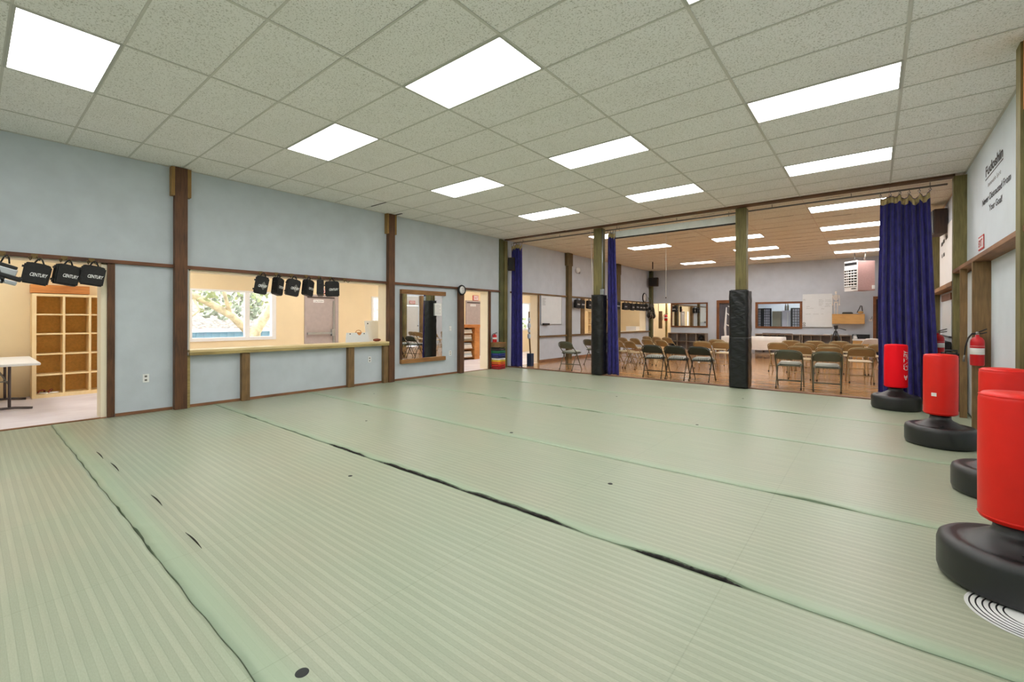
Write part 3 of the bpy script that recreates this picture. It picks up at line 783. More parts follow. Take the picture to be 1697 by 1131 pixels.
for x in (-.2, .2):
    for y in (-.35, .4): MB().box((x - .02, y - .02, 0), (x + .02, y + .02, .27)).build('leg', M['orangewood'], bt)
cbx = thing('wicker_basket', 'small orange-brown basket peeking over the small white board', 'basket', (-.22, 1.88, .862)); cbx.scale = (.9, .8, .86)
bb = MB().lathe([(0, 0), (.07, 0), (.09, .22), (.085, .225), (.065, .012), (0, .012)], (0, 0, 0), 20, .5, 1.1); bb.build('body', M['orangewood'], cbx)
bb = MB(); bb.tube([(0, -.09, .20), (0, -.06, .26), (0, 0, .275), (0, .06, .26), (0, .09, .2)], .008); bb.build('handle', M['orangewood'], cbx)
rb = thing('glove', 'dark red padded glove lying at the right end of the counter', 'glove', (-.10, 2.24, .86))
bb = MB().blob((0, 0, .032), .05, 2, .04, (1, 1.9, .62)); bb.build('body', M['brownthing'], rb)
bb = MB().blob((.05, -.06, .025), .024, 2, .0, (1, 1.5, .9)); bb.build('thumb', M['brownthing'], rb)

# orange pine display counter seen through the narrow doorway, with folded stacks on its shelves
pc = thing('pine_counter', 'orange pine display counter in the hall beyond the narrow doorway', 'counter', (-2.28, 6.9, 0))
b_ = MB(); b_.box((-.5, -.75, 1.05), (.03, .86, 1.15), .005); b_.build('counter_top', M['orangewood'], pc)
b_ = MB(); b_.box((-.5, .62, 0), (.0, .85, 1.05), .004); b_.build('end_panel', M['orangewood'], pc)
for z in (.06, .34, .60, .84): MB().box((-.5, -.75, z), (-.03, .62, z + .025)).build('shelf', M['mirrorframe'], pc)
MB().box((-.5, -.75, 0), (-.48, .62, 1.05)).build('back_panel', M['tanbox'], pc)
for k, (z, cols) in enumerate(((.085, ('white', 'wall', 'offwhite')), (.365, ('offwhite', 'white', 'wall')), (.625, ('olive', 'white', 'offwhite')), (.865, ('whitepaper', 'white')))):
    zz = z
    for q, c in enumerate(cols):
        h = .062
        o = MB().box((-2.28 - .42, 6.55 + .02 * q, zz), (-2.28 - .05 - .02 * q, 7.45, zz + h), .014)
        tag(o.build('folded_uniform', M[c], None, (-2.5, 7.0, zz)), ('%s folded uniform on the %s shelf of the pine counter, %s of its pile' % ({'white': 'white', 'wall': 'grey', 'offwhite': 'cream', 'olive': 'olive', 'whitepaper': 'pale'}[c], ('lowest', 'second', 'third', 'top')[k], ('bottom', 'middle', 'top')[q] if len(cols) > 2 else ('bottom', 'top')[q])), 'folded cloth', 'folded uniforms in the pine counter')
        zz += h + .001
ph = thing('desk_phone', 'dark desk phone on the top shelf of the pine counter', 'phone', (-2.42, 7.35, .9915))
MB().box((-.09, -.08, 0), (.09, .08, .03), .008).build('base', M['black'], ph)
MB().tube([(-.06, -.07, .055), (-.02, -.075, .05), (.06, -.07, .055)], .016, 8).build('handset', M['black'], ph)

# ------------------------------------------------------------------ outside: ground, blue ribbed wall, old tree, hedge
struct('ground', MB().box((-40, -25, -.6), (AX - .3, 40, -.35)), M['ground'], 'pale leaf litter ground outside the hall window', 'ground')
slope = MB(); gridv = []
for ix in range(14):
    row = []
    for iy in range(46):
        x = -9 - ix * 1.2; y = -14 + iy * 1.3
        row.append(slope.bm.verts.new((x, y, -.36 + (ix * .30) + R.uniform(-.07, .07))))
    gridv.append(row)
for A, B in zip(gridv, gridv[1:]):
    for k in range(45): slope.bm.faces.new([A[k], A[k + 1], B[k + 1], B[k]])
struct('hillside', slope, M['ground'], 'pale leaf-covered bank rising beyond the blue shed', 'bank')
bs = thing('blue_shed', 'low blue ribbed shed outside the hall window', 'shed', (-7.2, 3.0, -.35))
b_ = MB(); b_.box((-1.0, -6, 0), (0, 4.2, 1.28))
for k in range(51): b_.box((0, -6 + k * .2, 0), (.02, -5.93 + k * .2, 1.26))
b_.build('wall', M['bluewall'], bs)
MB().box((-1.15, -6.1, 1.28), (.12, 4.3, 1.36)).build('roof_edge', M['wall_white'], bs)
def tree(name, base, pts, r, label, branches, leafn, leafc, leafr):
    t = thing(name, label, 'tree', base)
    b_ = MB(); b_.tube(pts, r, 10)
    for bp, br in branches: b_.tube(bp, br, 7)
    b_.build('trunk', M['bark'], t)
    lf = MB()
    for k in range(leafn):
        c = leafc[k % len(leafc)]
        p = Vector(c) + Vector((R.gauss(0, leafr), R.gauss(0, leafr), R.gauss(0, leafr * .7)))
        a = Vector((R.uniform(-1, 1), R.uniform(-1, 1), R.uniform(-1, 1))).normalized() * .09; b2 = a.orthogonal().normalized() * .05
        lf.quad(p - a, p - b2, p + a, p + b2)
    tag(lf.build('foliage', M['leaf'], t), None, None, None, 'stuff')
    return t
tree('old_tree', (-5.9, 2.05, -.35), [(0, 0, 0), (0, .05, .7), (.1, .0, 1.3), (.05, .45, 2.0), (-.1, .8, 2.8), (-.1, 1.0, 4.2)], [.20, .17, .16, .12, .10, .06],
     'crooked pale tree leaning outside the hall window', [([(0, -.05, 1.2), (.0, -.55, 1.75), (.0, -1.2, 2.15), (.1, -2.1, 2.55), (0, -2.9, 2.75)], [.12, .11, .10, .08, .05]), ([(0, -.6, 1.8), (.2, -.8, 2.3), (.1, -.9, 3.2)], [.06, .05, .03]), ([(0, -1.5, 2.3), (.2, -1.4, 1.9), (.2, -1.8, 1.5)], [.04, .03, .015]), ([(.05, .4, 2.0), (.2, 1.0, 2.2), (.3, 1.8, 2.7)], [.05, .04, .02])],
     520, [(0, -1.4, 2.5), (0, .4, 2.6), (0, -2.4, 2.9), (0, 1.2, 2.7)], .38)
for k, (x, y, rr_, lab) in enumerate(((-12, -1.5, 1.3, 'dark shrub on the bank, left in the hall window'), (-12.5, 3.8, 1.1, 'dark shrub on the bank, middle of the hall window'), (-13, 8.5, 1.4, 'shrub on the bank, right of the leaning tree'), (-13, 23.5, 1.3, 'green shrub outside the window by the navy curtain'), (-9, 13.5, 1.5, 'green shrub outside the second hall window'))):
    sh = MB()
    for q in range(260):
        a = R.uniform(0, 2 * PI); u = R.uniform(-.4, 1); rad = rr_ * math.sqrt(max(0, 1 - u * u)) * R.uniform(.75, 1.05)
        p = Vector((rad * math.cos(a), rad * math.sin(a), rr_ * (u + .4)))
        d_ = Vector((R.uniform(-1, 1), R.uniform(-1, 1), R.uniform(-1, 1))).normalized() * .16; e_ = d_.orthogonal().normalized() * .10
        sh.quad(p - d_, p - e_, p + d_, p + e_)
    zz = .35 if y < 20 else -.3
    tag(sh.build('shrub', M['hedge'] if k < 3 else M['leaf'], None, (0, 0, 0)), lab, 'shrub').location = (x, y, zz + 1.0 * (k < 3))

# ------------------------------------------------------------------ on and beside the left wall
mr = thing('wall_mirror', 'wall mirror with timber strips above and below, beside the narrow doorway', 'mirror', (0, 3.37, .36))
# the glass stands a little off the wall at its left side, so it looks past the far room's left half
ga = math.radians(2.6)
def leaf(x0, x1, hw, z0, z1):
    b_ = MB().box((x0, -hw, z0), (x1, hw, z1)); b_.bm.transform(Matrix.Translation((.03, 0, 0)) @ Matrix.Rotation(ga, 4, 'Z')); return b_
leaf(-.012, 0, .605, .06, 1.56).build('backing', M['black'], mr)
leaf(.0002, .004, .60, .07, 1.55).build('glass', M['mirror'], mr)
MB().box((.0, -.63, 1.52), (.075, .66, 1.615), .003).build('top_strip', M['mirrorframe'], mr)
MB().box((.0, -.63, .0), (.075, .66, .09), .003).build('bottom_strip', M['mirrorframe'], mr)
MB().box((.0, -.63, .09), (.058, -.612, 1.52), .002).build('side_strip', M['brown'], mr)
pp = MB().box((.037, 3.715, 1.41), (.0385, 3.925, 1.70))
tag(pp.build('paper_notice', M['whitepaper'], None, (.037, 3.82, 1.55)), 'white printed sheet taped to the upper right of the wall mirror', 'paper')
tx = MB()
for k in range(9): tx.box((.0386, 3.74, 1.66 - k * .026), (.0389, 3.74 + (.16 if k % 3 else .11), 1.664 - k * .026))
tx.build('printed_lines', M['steel'], bpy.data.objects['paper_notice'], None).location = (-.037, -3.82, -1.55)

def plate(y, z, label, kind):
    r = thing('outlet' if kind == 'outlet' else 'light_switch', label, 'outlet' if kind == 'outlet' else 'switch', (0.0, y, z))
    MB().box((0, -.037, -.058), (.007, .037, .058), .003).build('cover_plate', M['white'], r)
    if kind == 'outlet':
        for s in (-1, 1): MB().box((.007, -.014, s * .026 - .013), (.0085, .014, s * .026 + .013)).build('socket', M['steel'], r)
    else:
        for s in (-1, 1): MB().box((.007, s * .018 - .005, -.012), (.016, s * .018 + .005, .012)).build('toggle', M['white'], r)
plate(-1.63, .487, 'white outlet plate on the wall left of the first brown post', 'outlet')
plate(1.995, .505, 'white outlet plate under the right end of the counter', 'outlet')
plate(4.24, 1.105, 'white double switch plate right of the wall mirror', 'switch')
plate(4.24, .507, 'white outlet plate low on the wall right of the mirror', 'outlet')

ck = thing('wall_clock', 'small round black wall clock on the rail above the narrow doorway', 'clock', (.104, 4.515, 2.045))
def disc(prof, n=32):
    t_ = MB().lathe(prof, (0, 0, 0), n); t_.bm.transform(Matrix.Rotation(PI / 2, 4, 'Y')); return t_
disc([(0, 0), (.125, 0), (.128, .02), (.118, .04), (.098, .04), (.096, .025), (0, .025)]).build('rim', M['black'], ck)
disc([(0, .0255), (.096, .0255), (.096, .027), (0, .027)]).build('face', M['whitepaper'], ck)
h_ = MB(); h_.box((.0275, -.004, -.01), (.029, .004, .055)); h_.obox((.0295, .03, -.012), (.002, .075, .006), 0, .35); h_.build('hand', M['black'], ck)
ck2 = thing('wall_clock', 'large white-faced wall clock near the far left corner', 'clock', (.01, 16.06, 2.30))
disc([(0, 0), (.215, 0), (.22, .02), (.2, .04), (.185, .04), (.183, .025), (0, .025)]).build('rim', M['black'], ck2)
disc([(0, .0255), (.183, .0255), (.183, .027), (0, .027)]).build('face', M['whitepaper'], ck2)
h_ = MB(); h_.box((.0275, -.006, -.01), (.029, .006, .11)); h_.obox((.0295, .05, -.03), (.002, .13, .01), 0, .5); h_.build('hand', M['black'], ck2)

# stack of folded training pads under a little shelf
colors = [('dark red', (150, 22, 30)), ('red', (196, 40, 30)), ('orange', (226, 106, 34)), ('yellow', (230, 196, 50)), ('white', (232, 232, 228)), ('navy', (30, 40, 92)), ('blue', (36, 52, 130)), ('green', (24, 110, 70)), ('black', (24, 26, 26))]
zz = 0.0
for k, (nm, rgb) in enumerate(colors):
    h = .045 if nm in ('white', 'yellow') else .064
    r = thing('training_pad', '%s folded pad in the colourful stack by the left corner post' % nm, 'pad', (.155, 5.86, zz), 0, 'colourful pads stacked by the corner post')
    MB().box((-.13, -.145, .002), (.13, .145, h), .014).build('cover', plain('pad_cover_' + nm.replace(' ', '_'), rgb, 0.5), r)
    MB().box((.128, -.06, h * .45), (.136, .06, h * .58)).build('strap', M['black'] if nm != 'black' else M['steel'], r)
    zz += h + .002
ws = thing('corner_shelf', 'small timber box shelf above the stack of colourful pads', 'shelf', (.0, 5.88, .585))
MB().box((.0, -.16, .10), (.27, .165, .13)).build('top_board', M['mirrorframe'], ws)
MB().box((.0, -.16, .0), (.26, .165, .10)).build('front_board', M['brownr'], ws)

def extinguisher(loc, label, rz=0.0, s=1.0, sx=1.0):
    r = thing('fire_extinguisher', label, 'fire extinguisher', loc, rz); r.scale = (s * sx, s * sx, s)
    MB().lathe([(0, 0), (.085, 0), (.092, .012), (.092, .27), (.086, .30), (.06, .328), (.028, .338), (.026, .36), (0, .36)], (0, 0, 0), 28).build('cylinder', M['redmetal'], r)
    MB().lathe([(.0925, .13), (.0932, .13), (.0932, .23), (.0925, .23)], (0, 0, 0), 28).build('paper_label', M['whitepaper'], r)
    b_ = MB(); b_.lathe([(.0934, .205), (.0937, .205), (.0937, .228), (.0934, .228)], (0, 0, 0), 28); b_.build('label_band', M['redmetal'], r)
    MB().lathe([(0, .36), (.024, .36), (.024, .385), (.014, .395), (0, .395)], (0, 0, 0), 14).build('valve', M['alu'], r)
    b_ = MB(); b_.tube([(0, 0, .385), (.04, 0, .40), (.12, 0, .43)], .008, 6); b_.tube([(0, 0, .38), (.05, 0, .375), (.12, 0, .39)], .008, 6); b_.build('handle', M['black'], r)
    b_ = MB(); b_.tube([(-.02, 0, .375), (-.07, -.01, .37), (-.12, -.02, .32), (-.155, -.02, .22), (-.165, -.02, .12)], .012, 8); b_.build('hose', M['black'], r)
    MB().tube([(-.165, -.02, .12), (-.178, -.02, .04)], [.012, .02], 8).build('nozzle', M['steel'], r)
    MB().lathe([(0, 0), (.02, 0), (.02, .01), (0, .01)], (0, -.03, .375), 12).build('gauge', M['brass'], r)
    return r
extinguisher((8.845, 4.32, .80), 'red fire extinguisher hung on the wide brown stud of the right wall', .12, 1.0, .66)
extinguisher((8.70, 6.85, .76), 'red fire extinguisher just right of the right navy curtain', .1)
extinguisher((.12, 5.75, .716), 'small red fire extinguisher standing on the corner shelf', 1.2, .62)
extinguisher((.52, 17.35, 1.28), 'red fire extinguisher in the far left corner opening', 0, .8)

# ------------------------------------------------------------------ hanging kick shields and their hooks
def shield(loc, label, group, rot, size=(.235, .25), txt=True, logo=False):
    r = thing('kick_shield', label, 'kick shield', loc, 0, group); r.rotation_euler = rot
    w_, h_ = size; d_ = .11
    b_ = MB(); b_.prism([(-w_ * .5, -h_ / 2), (w_ * .46, -h_ / 2 - .005), (w_ * .5, h_ / 2 - .02), (w_ * .3, h_ / 2), (-w_ * .3, h_ / 2 + .004), (-w_ * .5, h_ / 2 - .01)], (0, d_ / 2, 0), (1, 0, 0), (0, 0, 1), (0, -1, 0), d_)
    bmesh.ops.bevel(b_.bm, geom=b_.bm.edges[:], offset=.014, segments=2, affect='EDGES')
    b_.build('foam_body', M['blackmat'], r)
    b_ = MB(); b_.tube([(-.045, 0, h_ / 2 - .01), (-.02, 0, h_ / 2 + .045), (0, 0, h_ / 2 + .065), (.02, 0, h_ / 2 + .045), (.045, 0, h_ / 2 - .01)], .009, 6); b_.build('strap', M['black'], r)
    if txt:
        text('lettering', 'CENTURY', (-w_ * .22, -d_ / 2 - .001, -.035), (1, 0, 0), (0, 0, 1), .058, M['whitetext'], r, .02, .25, width=w_ * .64)
    if logo:
        MB().prism([(-.02, .0), (.03, -.07), (.08, .0), (.03, .07)], (0, -d_ / 2 - .0006, -.01), (1, 0, 0), (0, 0, 1), (0, -1, 0), .0008).build('emblem', M['steel'], r)
    b_ = MB()
    for z in (.07, -.08): b_.box((-w_ * .5 - .018, -.02, z - .012), (-w_ * .5 + .004, .02, z + .012))
    b_.build('strap_end', M['black'], r)
    return r
G1 = 'black kick shields over the entry opening'
G2 = 'black kick shields over the counter'
shield((.13, -2.704, 1.865), 'black kick shield with white lettering over the entry opening, farthest from the brown post', G1, (0, .16, PI / 2 - .15))
shield((.13, -2.448, 1.872), 'black kick shield with white lettering over the entry opening, middle of three', G1, (0, .15, PI / 2 + .25))
shield((.13, -2.205, 1.882), 'black kick shield with white lettering over the entry opening, next to the door stud', G1, (0, .12, PI / 2 - .02), (.235, .25))
pm = thing('sparring_gear', 'black and grey strapped sparring gear hung at the left end of the rail', 'gear', (.12, -2.965, 1.88)); pm.rotation_euler = (0, .1, PI / 2)
b_ = MB(); b_.obox((0, 0, .06), (.2, .10, .05), 0, 0, .25, .012); b_.obox((.03, 0, -.06), (.24, .11, .05), 0, 0, .25, .012); b_.obox((-.04, 0, -.02), (.05, .1, .26), 0, 0, -.35, .012); b_.build('pad', M['black'], pm)
b_ = MB(); b_.obox((.02, -.01, 0), (.16, .08, .08), 0, 0, .2, .01); b_.obox((0.02, -.01, -.12), (.18, .08, .05), 0, 0, .2, .01); b_.build('grey_panel', M['alu'], pm)
b_ = MB(); b_.tube([(-.04, 0, .09), (-.02, 0, .16), (0, 0, .19), (.02, 0, .16), (.03, 0, .09)], .008); b_.build('strap', M['black'], pm)
spots2 = [(-.141, 1.884, -.35, (.20, .29), True), (.12, 1.879, .55, (.19, .29), False), (.375, 1.873, -.1, (.22, .285), True), (.644, 1.883, .45, (.21, .28), False), (.875, 1.896, 1.0, (.20, .28), False), (1.10, 1.888, -.55, (.25, .28), False)]
ordn = ['first from the left', 'second from the left', 'third from the left', 'fourth from the left', 'second from the right, turned edge-on', 'rightmost, in front of the grey door top']
for k, (y, z, a, sz, lg) in enumerate(spots2):
    shield((.13 + (.02 if k == 5 else 0) , y, z), 'black kick shield over the counter, %s' % ordn[k], G2, (0, .16 if k < 5 else -.06, PI / 2 + a), sz, True, lg)
hk = None
hl = [(-2.983, 2.09, 'at the left end of the rail'), (-2.72, 2.09, 'over the farthest shield of the entry opening'), (-2.46, 2.09, 'over the middle shield of the entry opening'), (-2.205, 2.09, 'over the shield next to the door stud'), (-.123, 2.1, 'over the first counter shield'), (.13, 2.1, 'over the second counter shield'), (.386, 2.1, 'over the third counter shield'), (.645, 2.1, 'over the fourth counter shield'), (.90, 2.1, 'over the edge-on counter shield'), (1.115, 2.1, 'over the rightmost counter shield'), (1.405, 2.09, 'empty on the rail right of the counter shields')]
for (y, z, lab) in hl:
    if hk is None:
        hk = thing('coat_hook', 'brass double hook ' + lab, 'hook', (.05, y, z), 0, 'brass hooks on the brown rail')
        MB().box((0, -.03, -.03), (.006, .03, .02), .002).build('back_plate', M['brass'], hk)
        b_ = MB()
        for s in (-1, 1): b_.tube([(.005, s * .02, -.01), (.04, s * .028, -.045), (.062, s * .04, -.06), (.085, s * .05, -.04), (.09, s * .054, -.015)], .005, 6)
        b_.build('prongs', M['brass'], hk)
    else: dup(hk, (.05, y, z), None, 'brass double hook ' + lab, 'brass hooks on the brown rail')
G3 = 'black kick shields along the far left rail'
far = [(9.98, 1.857, .2), (10.30, 1.856, .1), (10.79, 1.851, .3), (13.05, 1.874, 0), (13.72, 1.866, .1), (14.06, 1.872, 1.0), (14.45, 1.856, .2), (14.90, 1.868, .1), (15.25, 1.863, .15), (15.58, 1.858, .05), (15.90, 1.864, .2)]
fl_ = ['first right of the far whiteboard post', 'second right of the far whiteboard post', 'just left of the padded left column', 'just right of the middle curtain', 'first past the green wall post', 'edge-on, second past the green wall post', 'third past the green wall post', 'fourth past the green wall post', 'fifth past the green wall post', 'sixth past the green wall post', 'last before the corner gloves']
for k, (y, z, a) in enumerate(far):
    shield((.15, y, z), 'black kick shield on the far rail, %s' % fl_[k], G3, (0, .06, PI / 2 + a - .3), (.24, .28))
# boxing gloves bundle in the corner
gg = [(15.98, 1.52, 'lower left'), (16.2, 1.47, 'lower middle'), (16.5, 1.50, 'lower right'), (16.12, 1.78, 'upper left'), (16.38, 1.76, 'upper right')]
for (y, z, lab) in gg:
    r = thing('boxing_glove', 'black boxing glove hanging in the far left corner, %s of the bunch' % lab, 'boxing glove', (.26, y, z), 0, 'boxing gloves in the far corner')
    MB().blob((0, 0, 0), .12, 2, .03, (.8, .9, 1.15)).build('fist', M['vinyl'], r)
    MB().blob((.06, -.08, .03), .05, 1, 0, (.8, .8, 1.5)).build('thumb', M['vinyl'], r)
    b_ = MB(); b_.tube([(0, 0, .10), (0, .01, .24)], [.07, .06], 12); b_.tube([(-.03, 0, .24), (-.06, 0, .45), (-.10, 0, .55)], .012); b_.build('cuff', M['steel'], r)
# ------------------------------------------------------------------ free-standing punching bags
def bag(loc, label, mat, tilt=0.0, tag_patch=False, words=False, face=0.0, gap=0.0):
    r = thing('punching_bag', label, 'punching bag', loc, face, 'free-standing punching bags along the right wall')
    MB().lathe([(0, 0), (.262, 0), (.282, .012), (.29, .04), (.29, .165), (.283, .192), (.262, .207), (.235, .212), (.215, .205), (.19, .208), (.135, .245), (.095, .268), (.085, .285), (.083, .33), (0, .33)], (0, 0, 0), 64).build('base', M['rubber'], r)
    b_ = MB().lathe([(0, .325), (.118, .325), (.132, .333), (.137, .352), (.138, .65), (.137, .93), (.133, .952), (.12, .964), (.06, .970), (0, .972)], (0, 0, 0), 48)
    c = b_.build('padded_cylinder', M[mat], r)
    MB().lathe([(.1365, .344), (.1395, .349), (.1365, .354)], (0, 0, 0), 48).build('bottom_seam', M[mat], c)
    MB().lathe([(.1335, .946), (.1365, .951), (.1335, .956)], (0, 0, 0), 48).build('top_seam', M[mat], c)
    p = MB(); p.lathe([(0, .0), (.014, 0), (.014, .006), (0, .008)], (0, -.165, .222), 12); p.build('filler_cap', M['black'], r)
    if tag_patch:
        a = -2.02
        MB().obox((.1385 * math.cos(a), .1385 * math.sin(a), .545), (.004, .042, .036), a).build('white_tag', M['white'], r)
    if words:  # brand running up the side
        me = text('lettering', 'CENTURY', (0, 0, 0), (1, 0, 0), (0, 1, 0), .115, M['whitetext'], r, .015, .2, width=.29)
        a0 = -.36
        for v in me.data.vertices:
            u, w_ = v.co.x, v.co.y     # u runs upward, w_ across
            a = a0 - w_ / .139
            v.co = (.1392 * math.cos(a), .1392 * math.sin(a), .59 + u)
        lg = MB()
        for (q, hgt) in ((0, .05), (.035, .03)):
            pts = [(.1392 * math.cos(a0 - (.02 + .05 * t_) / .139), .1392 * math.sin(a0 - (.02 + .05 * t_) / .139), .45 + q + hgt * abs(2 * t_ - 1)) for t_ in [i / 8 for i in range(9)]]
            lg.tube(pts, .004, 5)
        lg.build('emblem', M['whitetext'], r)
    return r
bag((8.165, 5.66, 0), 'bright red punching bag with white lettering, in front of the right navy curtain', 'redbright', words=True)
bag((8.46, 3.40, 0), 'orange-red punching bag with a small white tag, second from the curtain', 'red', tag_patch=True)
bag((8.672, 1.75, 0), 'orange-red punching bag half hidden behind the nearest one', 'red')
bag((8.46, 0.07, 0), 'nearest orange-red punching bag on a black base at the right edge', 'red')
dc = thing('floor_disc', 'white and black ringed disc on the mat under the nearest black base', 'disc', (8.46, -.23, .0005))
MB().lathe([(0, 0), (.215, 0), (.217, .003), (0, .003)], (0, 0, 0), 64).build('disc', M['white'], dc)
for r_ in (.203, .182, .160, .138, .116, .094): MB().lathe([(r_ - .006, .0031), (r_ - .006, .0036), (r_, .0036), (r_, .0031)], (0, 0, 0), 64).build('dark_ring', M['blacktext'], dc)
# base of the nearest bag stands on the disc
bpy.data.objects['punching_bag.003'].location.z = .0045
# ------------------------------------------------------------------ right wall lettering
wx = RW - .0015
def wt(s, y0, y1, z0, z1, size, mat='blacktext', bold=.012, under=False):
    # painted line running from y0 to y1 (towards the camera), baseline z0..z1
    rt = Vector((0, y1 - y0, z1 - z0)); L = rt.length
    return text('painted_motto', s, (wx, y0, z0), rt, (0, 0, 1), size, M[mat], None, bold, 0.0, width=L)
t1 = wt('Fudoshin', 4.76, 3.80, 3.095, 3.085, .165, bold=.03)
tag(t1, 'large underlined first word of the motto painted on the right wall', 'lettering', 'painted motto lines')
MB().box((wx - .001, 3.80, 3.05), (wx, 4.78, 3.062)).build('underline', M['blacktext'], t1)
t2 = wt('Immovable Spirit', 4.62, 3.90, 2.94, 2.925, .075, 'steel', .0)
tag(t2, 'thin grey second line of the motto painted on the right wall', 'lettering', 'painted motto lines')
t3 = wt('Never Distracted From', 4.98, 3.45, 2.775, 2.75, .115, bold=.015)
tag(t3, 'long third line of the motto painted on the right wall', 'lettering', 'painted motto lines')
t4 = wt('Your Goal!', 4.55, 3.84, 2.635, 2.61, .105, bold=.02)
tag(t4, 'short last line of the motto painted on the right wall', 'lettering', 'painted motto lines')
# black rolling case by the right end post
bc = thing('rolling_case', 'tall black rolling case behind the second punching bag', 'case', (8.76, 5.88, 0))
MB().box((-.085, -.16, .03), (.09, .16, .86), .012).build('body', M['black'], bc)
b_ = MB(); b_.tube([(-.06, -.16, .84), (-.06, -.16, .9), (.06, -.16, .9), (.06, -.16, .84)], .012); b_.box((-.09, -.165, .78), (.095, .165, .80), .004); b_.build('handle', M['rubber'], bc)
for x in (-.05, .06):
    for y in (-.12, .12): MB().lathe([(0, 0), (.02, 0), (.022, .015), (.02, .03), (0, .03)], (x, y, 0), 12).build('wheel', M['steel'], bc)

def speaker(loc, rz, label, size=(.40, .30, .40)):
    r = thing('speaker', label, 'speaker', loc, rz)
    w_, d_, h_ = [v / 2 for v in size]
    MB().box((-w_, -d_, -h_), (w_, d_, h_), .008).build('cabinet', M['brown2'], r)
    MB().box((-w_ + .02, -d_ - .012, -h_ + .02), (w_ - .02, -d_, h_ - .02), .004).build('grille', M['blackmat'], r)
    MB().tube([(0, d_, 0), (0, d_ + .03, .0)], .02).build('bracket', M['steel'], r)
    return r
M['brown2'] = wood('dark_speaker_wood', (34, 24, 18), (70, 50, 36), (14, 14, 1.2))
speaker((8.835, 8.55, 3.18), -PI / 2 + .12, 'dark wooden speaker high on the right wall beside the navy curtain', (.50, .18, .46))
speaker((.27, 16.48, 3.02), .25, 'dark speaker on the post in the far left corner', (.40, .28, .38))
speaker((.15, 6.42, 2.86), .5, 'dark speaker behind the left corner post and the first curtain', (.18, .12, .36))
# far right wall pieces
bn = thing('wall_banner', 'white banner with faint dark script on the far right wall', 'banner', (RW, 8.6, 1.95))
MB().box((-.012, -1.0, 0), (-.002, 1.02, 1.15)).build('panel', M['whitepaper'], bn)
b_ = MB()
for k, (y, z, L) in enumerate([(.7, .86, .25), (.4, .88, .3), (.0, .9, .34), (.6, .62, .12), (.35, .62, .2)]):
    for q in range(int(L / .05)):
        yy = y - q * .05
        b_.tube([(-.0135, yy, z), (-.0135, yy - .012, z + .07), (-.0135, yy - .03, z + .01)], .005, 5)
b_.build('lettering', M['steel'], bn)
wb = thing('whiteboard', 'white board with a dark header on the far right wall behind the end post', 'whiteboard', (RW, 8.3, 1.05))
MB().box((-.03, -.66, 0), (-.004, .66, .64)).build('board', M['whiteboard'], wb)
MB().box((-.04, -.68, .64), (-.004, .68, .76)).build('header', M['framebrown'], wb)
MB().box((-.06, -.66, -.02), (-.004, .66, 0)).build('tray', M['black'], wb)
tag(MB().tube([(8.80, 9.64, 2.42), (8.74, 9.62, 2.44), (8.66, 9.62, 2.36), (8.67, 9.62, 2.26), (8.77, 9.62, 2.12), (8.80, 9.62, 1.9), (8.80, 9.62, .78)], .016, 8).build('power_cable', M['white'], None), 'white looping cable down the far right wall post', 'cable')
tag(MB().box((8.775, 9.59, .62), (8.83, 9.66, .80), .006).build('cable_plug', M['white'], None, (8.8, 9.62, .7)), 'white plug box at the lower end of the looping cable', 'plug')
bb_ = thing('low_cabinet', 'low black cabinet under the white board of the far right wall', 'cabinet', (8.72, 8.2, 0))
MB().box((-.2, -.5, .04), (.23, .6, .95), .01).build('body', M['black'], bb_); MB().box((-.215, -.48, .1), (-.2, .05, .9), .004).build('door', M['blackmat'], bb_); MB().box((-.215, .07, .1), (-.2, .58, .9), .004).build('door', M['blackmat'], bb_)

